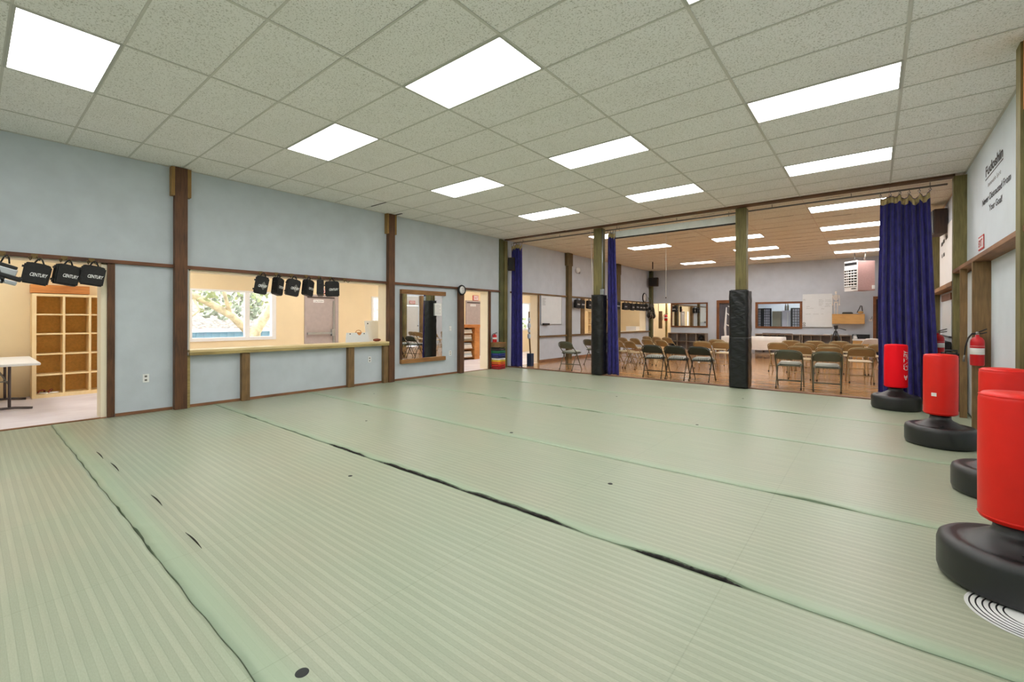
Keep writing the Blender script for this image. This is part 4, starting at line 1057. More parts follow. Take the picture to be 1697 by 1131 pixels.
# ------------------------------------------------------------------ partition line: pads, conduit, screen, track, curtains
def pad(loc, w_, d_, h_, label, rad=.06, halves=True):
    r = thing('column_pad', label, 'pad', loc)
    for (z0, z1, nm) in (((0.0, h_ * .517, 'lower_cover'), (h_ * .5185, h_, 'upper_cover')) if halves else ((0.0, h_, 'cover'),)):
        b_ = MB(); per = []
        hw, hd = w_ / 2, d_ / 2
        pts = []
        for (cx, cy, a0) in ((hw - rad, hd - rad, 0), (-hw + rad, hd - rad, PI / 2), (-hw + rad, -hd + rad, PI), (hw - rad, -hd + rad, 1.5 * PI)):
            for q in range(5):
                a = a0 + q * PI / 8; pts.append((cx + rad * math.cos(a), cy + rad * math.sin(a)))
        # subdivide long sides
        full = []
        for k in range(len(pts)):
            a, c = Vector(pts[k]), Vector(pts[(k + 1) % len(pts)])
            n_ = 12 if (c - a).length > .06 else 2
            for q in range(n_): full.append(a + (c - a) * q / n_)
        nz = 44 if halves else 88; rings = []
        ph = R.uniform(0, 6)
        for iz in range(nz + 1):
            t_ = iz / nz; z = z0 + (z1 - z0) * t_
            row = []
            edge = min(1, 8 * t_, 8 * (1 - t_))
            for p in full:
                n_ = p.normalized()
                s = p.x * 1.0 + p.y * .7
                wv = .0030 * math.sin(20 * z + 26 * s + ph + 2.2 * math.sin(6 * z + ph)) + .0022 * math.sin(30 * z - 38 * s + 2 * math.sin(9 * s + 5 * z)) * max(0, math.sin(3 * z + 5 * s + ph))
                k_ = 1 - .012 * (1 - edge)
                row.append(b_.bm.verts.new((p.x * k_ + n_.x * wv * edge, p.y * k_ + n_.y * wv * edge, z)))
            rings.append(row)
        for A, B in zip(rings, rings[1:]):
            for k in range(len(A)):
                f = b_.bm.faces.new([A[k], A[(k + 1) % len(A)], B[(k + 1) % len(A)], B[k]]); f.smooth = True
        b_.bm.faces.new(list(reversed(rings[0]))); b_.bm.faces.new(rings[-1])
        b_.build(nm, M['vinyl'], r)
    MB().box((-w_ / 2 + .03, -d_ / 2 + .03, h_ - .002), (w_ / 2 - .03, d_ / 2 - .03, h_ + .012), .004).build('top_band', M['blackmat'], r)
    return r
pad((2.805, 6.49, .018), .325, .36, 1.89, 'wrinkled black vinyl pad around the left column, beside a navy curtain', .12, False)
pad((5.885, 6.475, .018), .345, .40, 1.885, 'wrinkled black vinyl pad around the right column, before the white clothed table')
cd = thing('conduit', 'grey electrical conduit with a switch box on the left column', 'conduit', (2.93, 6.41, 1.9))
MB().tube([(0, 0, .12), (0, 0, 1.58)], .014).build('pipe', M['alu'], cd)
MB().box((-.035, -.045, .02), (.055, .03, .15), .006).build('switch_box', M['alu'], cd)
wc = thing('pull_string', 'thin white cord hanging down the left side of the left column', 'cord', (2.67, 6.42, 1.9))
MB().tube([(-.06, 0, 1.58), (-.03, 0, .9), (.0, 0, .3), (0, 0, 0.02)], .005, 6).build('cord', M['offwhite'], wc)
tr_ = thing('curtain_track', 'grey metal curtain track hanging below the partition beam', 'curtain track', (0, 6.62, 3.478))
MB().box((0.06, -.012, -.012), (8.80, .012, .014)).build('track', M['steel'], tr_)
for x in (.4, 1.6, 3.2, 4.6, 6.4, 7.6, 8.6): MB().tube([(x, 0, .014), (x, 0, H - 3.478)], .006, 6).build('hanger_rod', M['steel'], tr_)
pj = thing('projection_screen', 'rolled-up white projection screen between the two columns', 'projection screen', (4.42, 6.70, 3.33))
MB().box((-1.40, -.045, -.038), (1.38, .045, .11), .012).build('case', M['rollerwhite'], pj)
MB().box((-1.39, -.03, -.062), (1.37, .03, -.039)).build('bottom_bar', M['black'], pj)
b_ = MB(); b_.tube([(-.08, 0, -.06), (-.08, 0, -1.50)], .0035, 6); b_.build('pull_cord', M['offwhite'], pj)
MB().blob((-.08, 0, -1.51), .016, 1).build('cord_tip', M['black'], pj)
MB().tube([(-1.2, 0, .1), (-1.2, 0, H - 3.33)], .005).build('hanger_rod', M['steel'], pj); MB().tube([(1.2, 0, .1), (1.2, 0, H - 3.33)], .005).build('hanger_rod', M['steel'], pj)

def curtain(label, y, top, bot, zt, zb, folds, amp, hooks, seed, belly=0.0):
    rr = random.Random(seed)
    xm = (top[0] + top[1]) / 2
    r = thing('curtain', label, 'curtain', (xm, y, zb))
    n, nz = folds * 14, 40
    ph = [rr.uniform(-.5, .5) for _ in range(folds + 2)]
    def xy(u, t_, off=0.0):
        a = top[0] + (bot[0] - top[0]) * (1 - t_); c = top[1] + (bot[1] - top[1]) * (1 - t_)
        a -= belly * math.sin(PI * min(1, (1 - t_) * 1.3)) * (1 - t_) * .3
        uu = u + .018 * math.sin(2 * PI * u * 2.3 + seed + 2 * (1 - t_)) * (1 - t_)
        x = a + (c - a) * uu
        k = int(u * folds)
        w_ = math.sin(2 * PI * u * folds + ph[min(k, folds)] * (1 - t_))
        w2 = math.sin(2 * PI * u * folds * .5 + seed + 1.6 * (1 - t_))
        am = amp * (.55 + .45 * (1 - t_))
        return x + .35 * am * math.sin(4 * PI * u * folds + seed) * .4, am * (w_ * .75 + w2 * .45) - off
    def top_z(u):
        g = (u * hooks) % 1.0
        return zt - .11 * math.sin(PI * g) ** .8 * (.62 + .38 * math.sin(seed + 7 * u))
    b_ = MB(); rows = []
    for iz in range(nz + 1):
        t_ = iz / nz; row = []
        for k in range(n + 1):
            u = k / n; x, yy = xy(u, t_)
            z = zb + (top_z(u) - zb) * t_ + (0.012 * math.sin(9 * u + seed) if iz == 0 else 0)
            row.append(b_.bm.verts.new((x - xm, yy, max(z, zb) - zb)))
        rows.append(row)
    for A, B in zip(rows, rows[1:]):
        for k in range(n):
            f = b_.bm.faces.new([A[k], A[k + 1], B[k + 1], B[k]]); f.smooth = True
    c = b_.build('cloth', M['curtain'], r)
    sm = c.modifiers.new('thickness', 'SOLIDIFY'); sm.thickness = .004
    b_ = MB(); rows = []
    for dz in (.0, .10):
        row = []
        for k in range(n + 1):
            u = k / n; t_ = 1 - dz / (zt - zb); x, yy = xy(u, t_, .007)
            row.append(b_.bm.verts.new((x - xm, yy, top_z(u) - dz - zb - .012)))
        rows.append(row)
    for k in range(n):
        f = b_.bm.faces.new([rows[0][k], rows[0][k + 1], rows[1][k + 1], rows[1][k]]); f.smooth = True
    c = b_.build('header_tape', M['webbing'], r); sm = c.modifiers.new('thickness', 'SOLIDIFY'); sm.thickness = .003
    for k in range(hooks + 1):
        u = k / hooks; x, yy = xy(u, 1.0)
        b_ = MB(); b_.tube([(x - xm, yy, zt - zb - .02), (x - xm + .008, yy - .006, zt - zb + .012), (x - xm, 6.62 - y, 3.478 - zb - .005)], .005, 6)
        b_.tube([(x - xm + .016 * math.cos(a), yy, zt - zb + .012 + .016 * math.sin(a)) for a in [i * PI / 6 for i in range(12)]], .004, 6, closed=True)
        b_.build('hook', M['chrome'], r)
    return r
curtain('navy curtain gathered beside the left corner post', 6.52, (.06, .43), (.05, .46), 3.43, .01, 4, .05, 4, 1)
curtain('navy curtain hanging behind the padded left column', 6.62, (2.96, 3.16), (2.94, 3.27), 3.43, .01, 3, .06, 3, 2)
curtain('wide navy curtain at the right end of the partition, behind the red bags', 6.62, (7.99, 8.60), (7.98, 8.72), 3.42, .01, 7, .075, 5, 3, .12)
# blue kicking stand by the first curtain
ks = thing('kick_stand', 'small navy stand with a stack of discs on a thin pole beside the first curtain', 'stand', (.38, 7.0, 0))
MB().box((-.075, -.07, 0), (.075, .07, .36), .008).build('base_box', M['bluecan'], ks)
MB().tube([(0, 0, .36), (-.03, 0, .8), (-.05, 0, 1.55)], .022).build('pole', M['brownr'], ks)
for z, s in ((.85, .09), (1.0, .07), (1.15, .095), (1.32, .07)): MB().blob((-.045, 0, z), s, 2, .02, (.6, .5, 1.0)).build('disc', M['wall_pink'], ks)
sd = thing('smoke_detector', 'white round smoke detector high on the far room left wall', 'smoke detector', (.0, 10.21, 3.03))
t_ = MB().lathe([(0, 0), (.10, 0), (.10, .05), (.08, .09), (.05, .10), (0, .10)], (0, 0, 0), 24); t_.bm.transform(Matrix.Rotation(PI / 2, 4, 'Y')); t_.build('housing', M['white'], sd)
MB().tube([(.06, .02, -.07), (.10, .06, -.1)], .035, 10).build('sensor', M['alu'], sd)

# whiteboard on the far left wall
wb = thing('whiteboard', 'large whiteboard with a marker tray on the far room left wall', 'whiteboard', (.0, 8.62, 1.18))
MB().box((.002, -.585, 0), (.024, .585, .90), .003).build('board', M['whiteboard'], wb)
f = MB(); f.box((.002, -.60, -.015), (.03, .60, 0)); f.box((.002, -.60, .9), (.03, .60, .915)); f.box((.002, -.60, 0), (.03, -.585, .9)); f.box((.002, .585, 0), (.03, .6, .9)); f.build('frame', M['alu'], wb)
MB().box((.03, -.52, -.03), (.09, -.2, .03), .006).build('marker_tray', M['black'], wb)
b_ = MB()
for k in range(5): b_.box((.0245, -.52, .78 - k * .045), (.0255, -.52 + R.uniform(.12, .2), .792 - k * .045))
b_.build('handwriting', M['steel'], wb)
# framed white panel inside the first far opening
fp = thing('wall_panel', 'pale panel board with a dark line between the far posts', 'panel', (-.002, 10.09, .83))
MB().box((.002, -.37, 0), (.012, .36, 1.0)).build('panel', M['wall'], fp); MB().box((.012, -.37, .90), (.014, .36, .915)).build('dark_line', M['steel'], fp)
cs2 = dup(cs, (AX, 16.55, 0), None, 'maple cubby shelf seen through the far opening left of the padded column')
# ------------------------------------------------------------------ far wall
Y0 = FW
def frame_xz(name, x0, x1, z0, z1, e, mat, parent, y=(-.03, .0), org=(0, 0)):
    f = MB(); f.box((x0, y[0], z0), (x0 + e, y[1], z1)); f.box((x1 - e, y[0], z0), (x1, y[1], z1)); f.box((x0 + e, y[0], z1 - e), (x1 - e, y[1], z1)); f.box((x0 + e, y[0], z0), (x1 - e, y[1], z0 + e))
    return f.build(name, mat, parent)
r = thing('wall_mirror', 'brown framed wall mirror on the far wall above the cubby unit', 'mirror', (1.715, FW, 1.0))
frame_xz('frame', -.775, .775, 0, 1.065, .06, M['framebrown'], r, (-.04, -.002))
MB().box((-.715, -.02, .06), (.715, -.004, 1.005)).build('glass', M['mirror'], r)
# dark door with an etched bamboo pattern
r = thing('door_5', 'brown framed dark glass door with a white bamboo pattern, behind the clothed table', 'door', (3.37, FW, 0), 0, None, 'structure')
f = MB(); f.box((-.53, -.03, 0), (-.43, .12, 2.14)); f.box((.43, -.03, 0), (.53, .12, 2.14)); f.box((-.43, -.03, 2.02), (.43, .12, 2.14)); f.build('door_frame', M['framebrown'], r)
MB().box((-.43, .06, .01), (.43, .09, 2.02)).build('door_leaf', M['darkroom2'] if 'darkroom2' in M else plain('dark_grey_glass', (92, 90, 96), 0.25), r)
b_ = MB()
b_.tube([(-.22, .055, .02), (-.20, .055, .6), (-.22, .055, 1.0), (-.19, .055, 1.4), (-.17, .055, 1.85)], [.05, .045, .05, .04, .02], 6)
b_.tube([(-.10, .055, .5), (.0, .055, .9), (.08, .055, 1.3), (.10, .055, 1.5)], [.02, .015, .015, .01], 6)
for (x, z, a) in [(.10, 1.5, .5), (.12, 1.5, -.6), (.02, 1.45, 2.4), (.16, 1.85, .3), (.10, 1.8, 2.7), (.2, 1.4, -.9), (.0, 1.05, 2.7), (-.02, 1.75, -1.1)]:
    b_.prism([(0, 0), (.10, .03), (.26, 0), (.10, -.03)], (x, .058, z), (math.cos(a), 0, math.sin(a)), (-math.sin(a), 0, math.cos(a)), (0, -1, 0), .006)
b_.build('bamboo_pattern', M['white'], r)
# window to the room behind
r = thing('window_4', 'wide brown framed inner window left of the big white sheet on the far wall', 'window', (5.055, FW, 1.0), 0, None, 'structure')
frame_xz('window_frame', -.78, .78, 0, 1.03, .075, M['framebrown'], r, (-.035, .12))
MB().box((-.71, .05, .07), (.71, .056, .96)).build('pane', M['glass'], r)
w = MB(); w.box((3.9, FW + 2.2, 0), (6.6, FW + 2.3, 2.6)); w.box((3.85, FW + .15, 0), (3.9, FW + 2.3, 2.6)); w.box((6.6, FW + .15, 0), (6.65, FW + 2.3, 2.6)); w.box((3.85, FW + .15, 2.6), (6.65, FW + 2.3, 2.65))
struct('wall_office', w, M['wall_pink'], 'walls of the small office behind the inner window', 'wall')
struct('floor', MB().box((3.85, FW + .12, -.05), (6.65, FW + 2.3, 0)), M['parquet'], 'floor of the small office behind the inner window', 'floor')
make_light((5.2, FW + 1.2, 2.59), 'ceiling lamp of the small office behind the inner window', 'ceiling lights of the office', 'lamp_dim')
def grid_screen(x0, x1, label):
    g = thing('lattice_screen', label, 'screen', ((x0 + x1) / 2, FW + .65, .0), 0, 'lattice screens in the office')
    hw = (x1 - x0) / 2
    MB().box((-hw, 0, .1), (hw, .02, 1.78)).build('panel', M['fridge'], g)
    f = MB(); f.box((-hw - .03, -.03, 0), (-hw + .03, .03, 1.8)); f.box((hw - .03, -.03, 0), (hw + .03, .03, 1.8)); f.box((-hw, -.03, 1.76), (hw, .03, 1.80))
    nx = max(2, int(hw * 2 / .075))
    for k in range(1, nx): x = -hw + 2 * hw * k / nx; f.box((x - .007, -.02, .1), (x + .007, 0, 1.76))
    for k in range(1, 16): z = .1 + 1.66 * k / 16; f.box((-hw, -.018, z - .008), (hw, 0, z + .008))
    f.build('lattice', M['darkroom'], g)
grid_screen(4.24, 4.38, 'dark lattice screen at the left edge of the inner window'); grid_screen(4.44, 4.70, 'dark lattice screen second from the left in the inner window'); grid_screen(5.42, 5.70, 'dark lattice screen at the right edge of the inner window')
tag(MB().box((4.76, FW + .6, 0), (5.06, FW + .9, 1.68), .008).build('file_cabinet', M['olive'], None, (4.9, FW + .75, 0)), 'olive cabinet in the middle of the inner window', 'cabinet')
fr_ = thing('fridge', 'lavender-white refrigerator seen through the inner window', 'refrigerator', (5.24, FW + .75, 0)); fr_.scale = (.65, 1, .97)
MB().box((-.22, -.1, .02), (.22, .25, 1.76), .01).build('body', M['fridge'], fr_); MB().box((.06, -.125, .9), (.09, -.1, 1.68), .004).build('handle', M['white'], fr_)
for k, x in enumerate((5.20, 5.28)): tag(MB().lathe([(0, 0), (.035, 0), (.035, .17), (.012, .22), (.012, .29), (0, .29)], (x, FW + .75, 1.709), 12).build('bottle', M['olive'], None, (x, FW + .75, 1.709)), 'dark bottle on top of the refrigerator, %s' % ('left one', 'right one')[k], 'bottle', 'bottles on the refrigerator')
# big white sheet with handwriting
wb = thing('whiteboard', 'big white writing sheet with notes on the far wall, right of the inner window', 'whiteboard', (6.295, FW, 1.07))
MB().box((-.452, -.022, 0), (.452, -.002, 1.22), .003).build('board', M['whiteboard'], wb)
MB().box((-.452, -.035, -.02), (.452, -.002, 0)).build('bottom_edge', M['steel'], wb)
b_ = MB()
def scrib(x, z, L, h=.018):
    pts = []; n = int(L / .012)
    for k in range(n): pts.append((x + k * .012, -.0235, z + (h if k % 2 else 0) * R.uniform(.4, 1)))
    if len(pts) > 1: b_.tube(pts, .0028, 4)
for k, (x, z, L) in enumerate([(-.44, 1.02, .09), (-.42, .99, .08), (.05, .99, .12), (.05, .94, .16), (.05, .89, .14), (.05, .84, .14), (.05, .79, .10), (.25, .98, .16), (.24, .93, .20), (.25, .85, .17), (.26, .80, .12), (.22, .75, .18), (-.33, .75, .12), (-.34, .68, .25), (.13, .66, .10), (-.35, .47, .16), (-.12, .47, .18), (.12, .47, .08)]): scrib(x, z, L, .03)
b_.build('handwriting', M['steel'], wb)
b_ = MB(); b_.tube([(-.40 + .035 * math.cos(a), -.0235, .13 + .035 * math.sin(a)) for a in [i * PI / 8 for i in range(16)]], .006, 4, closed=True); b_.tube([(-.40 + .04 * math.cos(a), -.0235, .05 + .02 * math.sin(a)) for a in [i * PI / 8 for i in range(16)]], .006, 4, closed=True)
b_.build('doodle', M['blacktext'], wb)
# wall cabinet with skeleton, player, bag
r = thing('wall_cabinet', 'tan plywood cabinet on the far wall carrying a small skeleton', 'cabinet', (7.21, FW, 1.195))
MB().box((-.452, -.36, 0), (.452, -.002, .33), .004).build('body', M['tanbox'], r); MB().box((-.455, -.37, .33), (.455, -.002, .348), .003).build('top', M['tanbox'], r)
zc = 1.5435
sk = thing('skeleton_model', 'small standing skeleton model on the wall cabinet beside the white sheet', 'skeleton', (6.86, 16.62, zc))
b_ = MB(); b_.blob((0, -.005, .775), .042, 2, 0, (.8, 1, 1)); b_.box((-.022, -.045, .715), (.022, .0, .748), .006); b_.build('skull', M['bone'], sk)
b_ = MB(); b_.tube([(0, .01, .70), (0, .02, .6), (0, .015, .5), (0, .02, .41)], .011, 8); b_.build('spine', M['bone'], sk)
b_ = MB()
for k in range(7): z = .665 - k * .024; wv = .045 + .028 * math.sin(PI * (k + 1) / 8); b_.tube([(wv * math.cos(a), .0 + .042 * math.sin(a), z - .015 * math.sin(-a)) for a in [i * PI / 8 for i in range(16)]], .0055, 5, closed=True)
b_.box((-.008, -.05, .54), (.008, -.04, .66)); b_.tube([(-.09, .0, .672), (0, -.03, .668), (.09, 0, .672)], .007, 6); b_.build('rib_cage', M['bone'], sk)
b_ = MB(); b_.tube([(.055 * math.cos(a), .01 + .03 * math.sin(a), .41 + .02 * abs(math.cos(a))) for a in [i * PI / 8 for i in range(16)]], .014, 6, closed=True); b_.build('pelvis', M['bone'], sk)
for s in (-1, 1):
    b_ = MB(); b_.tube([(s * .09, 0, .67), (s * .105, .01, .53), (s * .10, -.01, .40), (s * .098, -.015, .36)], [.012, .008, .008, .01], 6)
    for q in range(5): b_.tube([(s * .098 + (q - 2) * .006, -.015, .365), (s * .098 + (q - 2) * .010, -.02, .30 + (.012 if q in (0, 4) else 0))], .003, 4)
    b_.build('arm', M['bone'], sk)
    b_ = MB(); b_.tube([(s * .045, .01, .40), (s * .045, 0, .21), (s * .042, .01, .20), (s * .042, .01, .03)], [.014, .010, .014, .008], 6); b_.box((s * .042 - .018, -.06, 0), (s * .042 + .018, .025, .022), .006); b_.build('leg', M['bone'], sk)
pl = thing('media_player', 'flat black media player on the wall cabinet', 'player', (7.19, 16.62, zc))
MB().box((-.15, -.11, .008), (.15, .11, .05), .004).build('case', M['black'], pl); MB().box((-.13, -.10, .051), (.12, .1, .072), .003).build('lid', M['steel'], pl)
bgx = thing('shoulder_bag', 'tan bag with black carry straps at the right end of the wall cabinet', 'bag', (7.55, 16.6, zc))
MB().blob((0, 0, .052), .085, 2, .04, (1.0, .8, .6)).build('body', M['tanbox'], bgx)
MB().tube([(-.10, 0, .05), (-.03, .0, .2), (0, 0, .29), (.03, 0, .28), (.05, 0, .10)], .013, 8).build('strap', M['black'], bgx)
# heater
ht = thing('unit_heater', 'boxy pink-beige unit heater with white louvres hung from the far ceiling', 'heater', (7.55, 15.40, 2.285), .75)
MB().box((-.29, -.25, 0), (.29, .25, .96), .01).build('casing', M['pink'], ht)
# louvre face looks along local -x
f = MB(); f.box((-.312, -.255, -.01), (-.29, .255, .97), .006); f.build('front_panel', M['white'], ht)
f = MB(); f.box((-.316, -.23, .83), (-.311, .235, .92)); f.box((-.316, -.23, .13), (-.311, .235, .70)); f.box((-.316, -.20, .05), (-.311, -.03, .08)); f.build('dark_opening', M['black'], ht)
for k in range(7): MB().obox((-.320, .002, .16 + k * .088), (.028, .475, .026), 0, 0, .5).build('louvre', M['white'], ht)
f = MB()
for y in (-.13, -.02, .09, .16): f.box((-.326, y - .010, .13), (-.314, y + .010, .70))
f.build('louvre_divider', M['white'], ht)
f = MB(); f.tube([(.0, -.18, .96), (.03, -.18, H - 2.285)], .016); f.tube([(.0, .2, .96), (0, .2, H - 2.285)], .016); f.obox((.10, -.1, 1.08), (.3, .05, .02), .6, 0, -.35); f.build('hanger', M['steel'], ht)
th = MB().box((.18, -.285, .05), (.26, -.245, .17), .004).build('control_box', M['white'], ht)
# low shelves under the window and sheet
def low_shelf(x0, x1, label, n, h=.79, rows=1, d_=.36):
    r = thing('low_shelf', label, 'shelf', ((x0 + x1) / 2, FW - .005, 0))
    hw = (x1 - x0) / 2
    f = MB(); f.box((-hw, -d_, 0), (-hw + .03, 0, h - .03)); f.box((hw - .03, -d_, 0), (hw, 0, h - .03)); f.box((-hw, -d_, h - .03), (hw, 0, h)); f.box((-hw + .03, -d_, 0), (hw - .03, 0, .06)); f.build('carcass', M['grayshelf'], r)
    MB().box((-hw + .03, -.02, .06), (hw - .03, -.005, h - .03)).build('back_panel', M['grayshelfback'], r)
    for k in range(1, n): x = -hw + 2 * hw * k / n; MB().box((x - .012, -d_, .06), (x + .012, -.02, h - .03)).build('divider', M['grayshelf'], r)
    for k in range(1, rows + 1 if rows > 1 else 1): z = .06 + (h - .09) * k / rows; (MB().box((-hw + .03, -d_, z - .01), (hw - .03, -.02, z + .01)).build('shelf', M['grayshelf'], r) if k < rows else None)
    return r
low_shelf(4.33, 5.815, 'long low grey-brown shelf under the inner window', 6)
low_shelf(5.85, 7.31, 'long low grey-brown shelf under the big white sheet', 5)
low_shelf(.93, 2.50, 'low grey-brown cubby unit under the far wall mirror', 4, .76, 2)
for k, (x0, x1, z, lab) in enumerate(((4.55, 5.15, .806, 'dark wooden staff on the low shelf under the inner window, left one'), (4.75, 5.55, .803, 'dark wooden staff on the low shelf under the inner window, right one'))):
    tag(MB().tube([(x0, 16.62 - .06 * k, z), (x1, 16.66 - .06 * k, z)], .0125, 8).build('wooden_staff', M['brown'], None, (x0, 16.62, z)), lab, 'staff', 'wooden staffs on the shelf')
for k, (x, w_, lab) in enumerate(((6.62, .26, 'crumpled white paper pile on the long low shelf, left of the tripod'), (7.06, .30, 'flat white paper pile on the long low shelf, right of the tripod'))):
    b_ = MB()
    for q in range(4): b_.obox((x + R.uniform(-.02, .02), 16.6, .795 + .008 * q), (w_, .2, .006), R.uniform(-.3, .3))
    tag(b_.build('paper_pile', M['whitepaper'], None, (x, 16.6, .79)), lab, 'paper')
r = thing('helmet', 'white rounded helmet inside the low shelf left of the tripod', 'helmet', (5.99, 16.60, .061))
MB().blob((0, 0, .30), .12, 2, .02, (1.1, .9, .8)).build('shell', M['white'], r); MB().lathe([(0, 0), (.11, 0), (.11, .24), (0, .24)], (0, 0, 0), 16).build('stand', M['grayshelf'], r)
for k, x in enumerate((1.17, 2.28)):
    tag(MB().blob((x, 16.6, .55 if k else .20), .13, 1, .12, (1, .8, .9)).build('dark_bundle', M['black'], None, (x, 16.6, .2)), ('dark bundle in the lower left cell of the cubby unit under the far mirror', 'black bundle in the upper right cell of the cubby unit under the far mirror')[k], 'bundle')
# little stove / counter right of the shelves
r = thing('side_counter', 'small wooden counter with a white top and black splash board by the far door', 'counter', (7.56, 16.5, 0))
MB().box((-.22, -.2, 0), (.22, .29, .62), .004).build('body', M['tanbox'], r); MB().box((-.235, -.22, .62), (.235, .29, .67), .005).build('counter_top', M['white'], r); MB().box((-.24, .2, .67), (.24, .29, .83), .004).build('splash_board', M['black'], r)
r = thing('kettle', 'small white kettle on the small wooden counter', 'kettle', (7.40, 16.5, .671))
MB().lathe([(0, 0), (.06, 0), (.07, .04), (.05, .09), (.015, .11), (0, .115)], (0, 0, 0), 18).build('body', M['white'], r); MB().tube([(-.04, 0, .09), (-.03, 0, .14), (.03, 0, .14), (.04, 0, .09)], .007).build('handle', M['white'], r)
r = thing('wall_phone', 'small wall phone between the tan cabinet and the far brown door frame', 'phone', (7.81, FW, 1.29))
MB().box((-.04, -.035, 0), (.05, -.002, .07), .004).build('base', M['white'], r); MB().tube([(.0, -.035, .05), (.03, -.03, .09), (.05, -.012, .17)], .007).build('cord', M['steel'], r)
# far right door
r = thing('door_6', 'brown framed dark doorway at the right end of the far wall', 'door', (8.36, FW, 0), 0, None, 'structure')
f = MB(); f.box((-.475, -.03, 0), (-.39, .12, 2.15)); f.box((.39, -.03, 0), (.475, .12, 2.15)); f.box((-.39, -.03, 2.06), (.39, .12, 2.15)); f.build('door_frame', M['framebrown'], r)
MB().box((-.39, .10, 0), (.39, .13, 2.06)).build('door_leaf', M['darkroom'], r)  # dark sheet painted in for the unlit room beyond the doorway
tag(MB().box((8.03, 15.5, .03), (8.11, 15.9, 1.92), .006).build('folded_easel_board', M['whiteboard'], None, (8.07, 15.7, 0)), 'tall white folded board standing edge-on before the dark far doorway', 'board')
# corner opening: hanging board, pole
tag(MB().box((.19, 17.30, .92), (.36, 17.34, 1.72), .004).build('hanging_board', M['brownr'], None, (.27, 17.3, .92)), 'brown board hanging in the far left corner opening', 'board')
tag(MB().box((.17, 17.30, 1.721), (.19, 17.33, 2.49)).build('hanging_strap', M['brownr'], None, (.2, 17.3, 2)), 'thin strap above the brown hanging board', 'strap')
post('post', (.47, .55), (17.40, 17.48), 0, 2.5, M['greeny'], 'pale green timber strip inside the far left corner opening')
tag(MB().tube([(1.39, 13.5, H - .01), (1.39, 13.5, 3.26)], .018, 10).build('ceiling_pipe', M['black'], None, (1.39, 13.5, 3.3)), 'short black pipe hanging from the far ceiling near the corner', 'pipe')
wbx = thing('storage_box', 'white box in the hall behind the last far opening', 'box', (-1.22, 17.7, 0))
MB().box((-.26, -.25, 0), (.26, .25, .98), .01).build('body', M['white'], wbx); MB().box((-.265, -.255, .98), (.265, .255, 1.0), .004).build('lid', M['white'], wbx)

# table with a white cloth
tb = thing('folding_table', 'table under a white cloth, behind the padded right column', 'table', (4.6, 14.6, 0))
MB().box((-.92, -.38, .70), (.92, .38, .73), .004).build('table_top', M['white'], tb)
for s in (-1, 1):
    for yy in (-.28, .28): MB().tube([(s * .78, yy, 0), (s * .78, yy, .70)], .016).build('leg', M['darkmetal'], tb)
    MB().tube([(s * .78, -.28, .12), (s * .78, .28, .12)], .012).build('leg_brace', M['darkmetal'], tb)
b_ = MB(); hw, hd = .945, .40; per = []
n = 120
def per_pt(s):
    P_ = 4 * (hw + hd); s = s % P_
    for (L, f_) in ((2 * hw, lambda q: (-hw + q, -hd)), (2 * hd, lambda q: (hw, -hd + q)), (2 * hw, lambda q: (hw - q, hd)), (2 * hd, lambda q: (-hw, hd - q))):
        if s < L: return f_(s)
        s -= L
P_ = 4 * (hw + hd); rings = []
for z, o_ in ((.738, -.02), (.738, .0), (.60, .012), (.45, .02), (.30, .026)):
    row = []
    for k in range(n):
        x, y = per_pt(P_ * k / n); ln = math.hypot(x / hw, y / hd)
        amp = o_ + (.018 * math.sin(k * 1.1) + .012 * math.sin(k * .47)) * (1 if z < .7 else 0) * (.74 - z)
        row.append(b_.bm.verts.new((x * (1 + amp / hw * .8), y * (1 + amp / hd * .8), z - (.012 * math.sin(k * .3) if z < .35 else 0))))
    rings.append(row)
for A, B in zip(rings, rings[1:]):
    for k in range(n): f = b_.bm.faces.new([A[k], A[(k + 1) % n], B[(k + 1) % n], B[k]]); f.smooth = True
b_.bm.faces.new(rings[0])
o = b_.build('tablecloth', M['offwhite'], None); o.location = (4.6, 14.6, 0)
tag(o, 'white cloth draped over the table behind the right column', 'tablecloth')

# tripod
tp = thing('tripod', 'black camera tripod with a pan handle before the long low shelf', 'tripod', (6.90, 15.8, 0))
for a in (-2.6, -.5, 1.6):
    l = MB(); l.tube([(.36 * math.cos(a), .36 * math.sin(a), .01), (.18 * math.cos(a), .18 * math.sin(a), .48), (.03 * math.cos(a), .03 * math.sin(a), .95)], [.013, .017, .018], 8); l.build('leg', M['black'], tp)
b_ = MB(); b_.tube([(0, 0, .62), (0, 0, 1.02)], .016); b_.build('centre_column', M['black'], tp)
b_ = MB(); b_.box((-.045, -.05, 1.02), (.055, .05, 1.10), .01); b_.box((-.06, -.04, 1.10), (.06, .04, 1.14), .006); b_.build('head', M['black'], tp)
MB().tube([(.04, 0, 1.06), (.28, -.04, .99)], [.009, .013], 8).build('pan_handle', M['black'], tp)

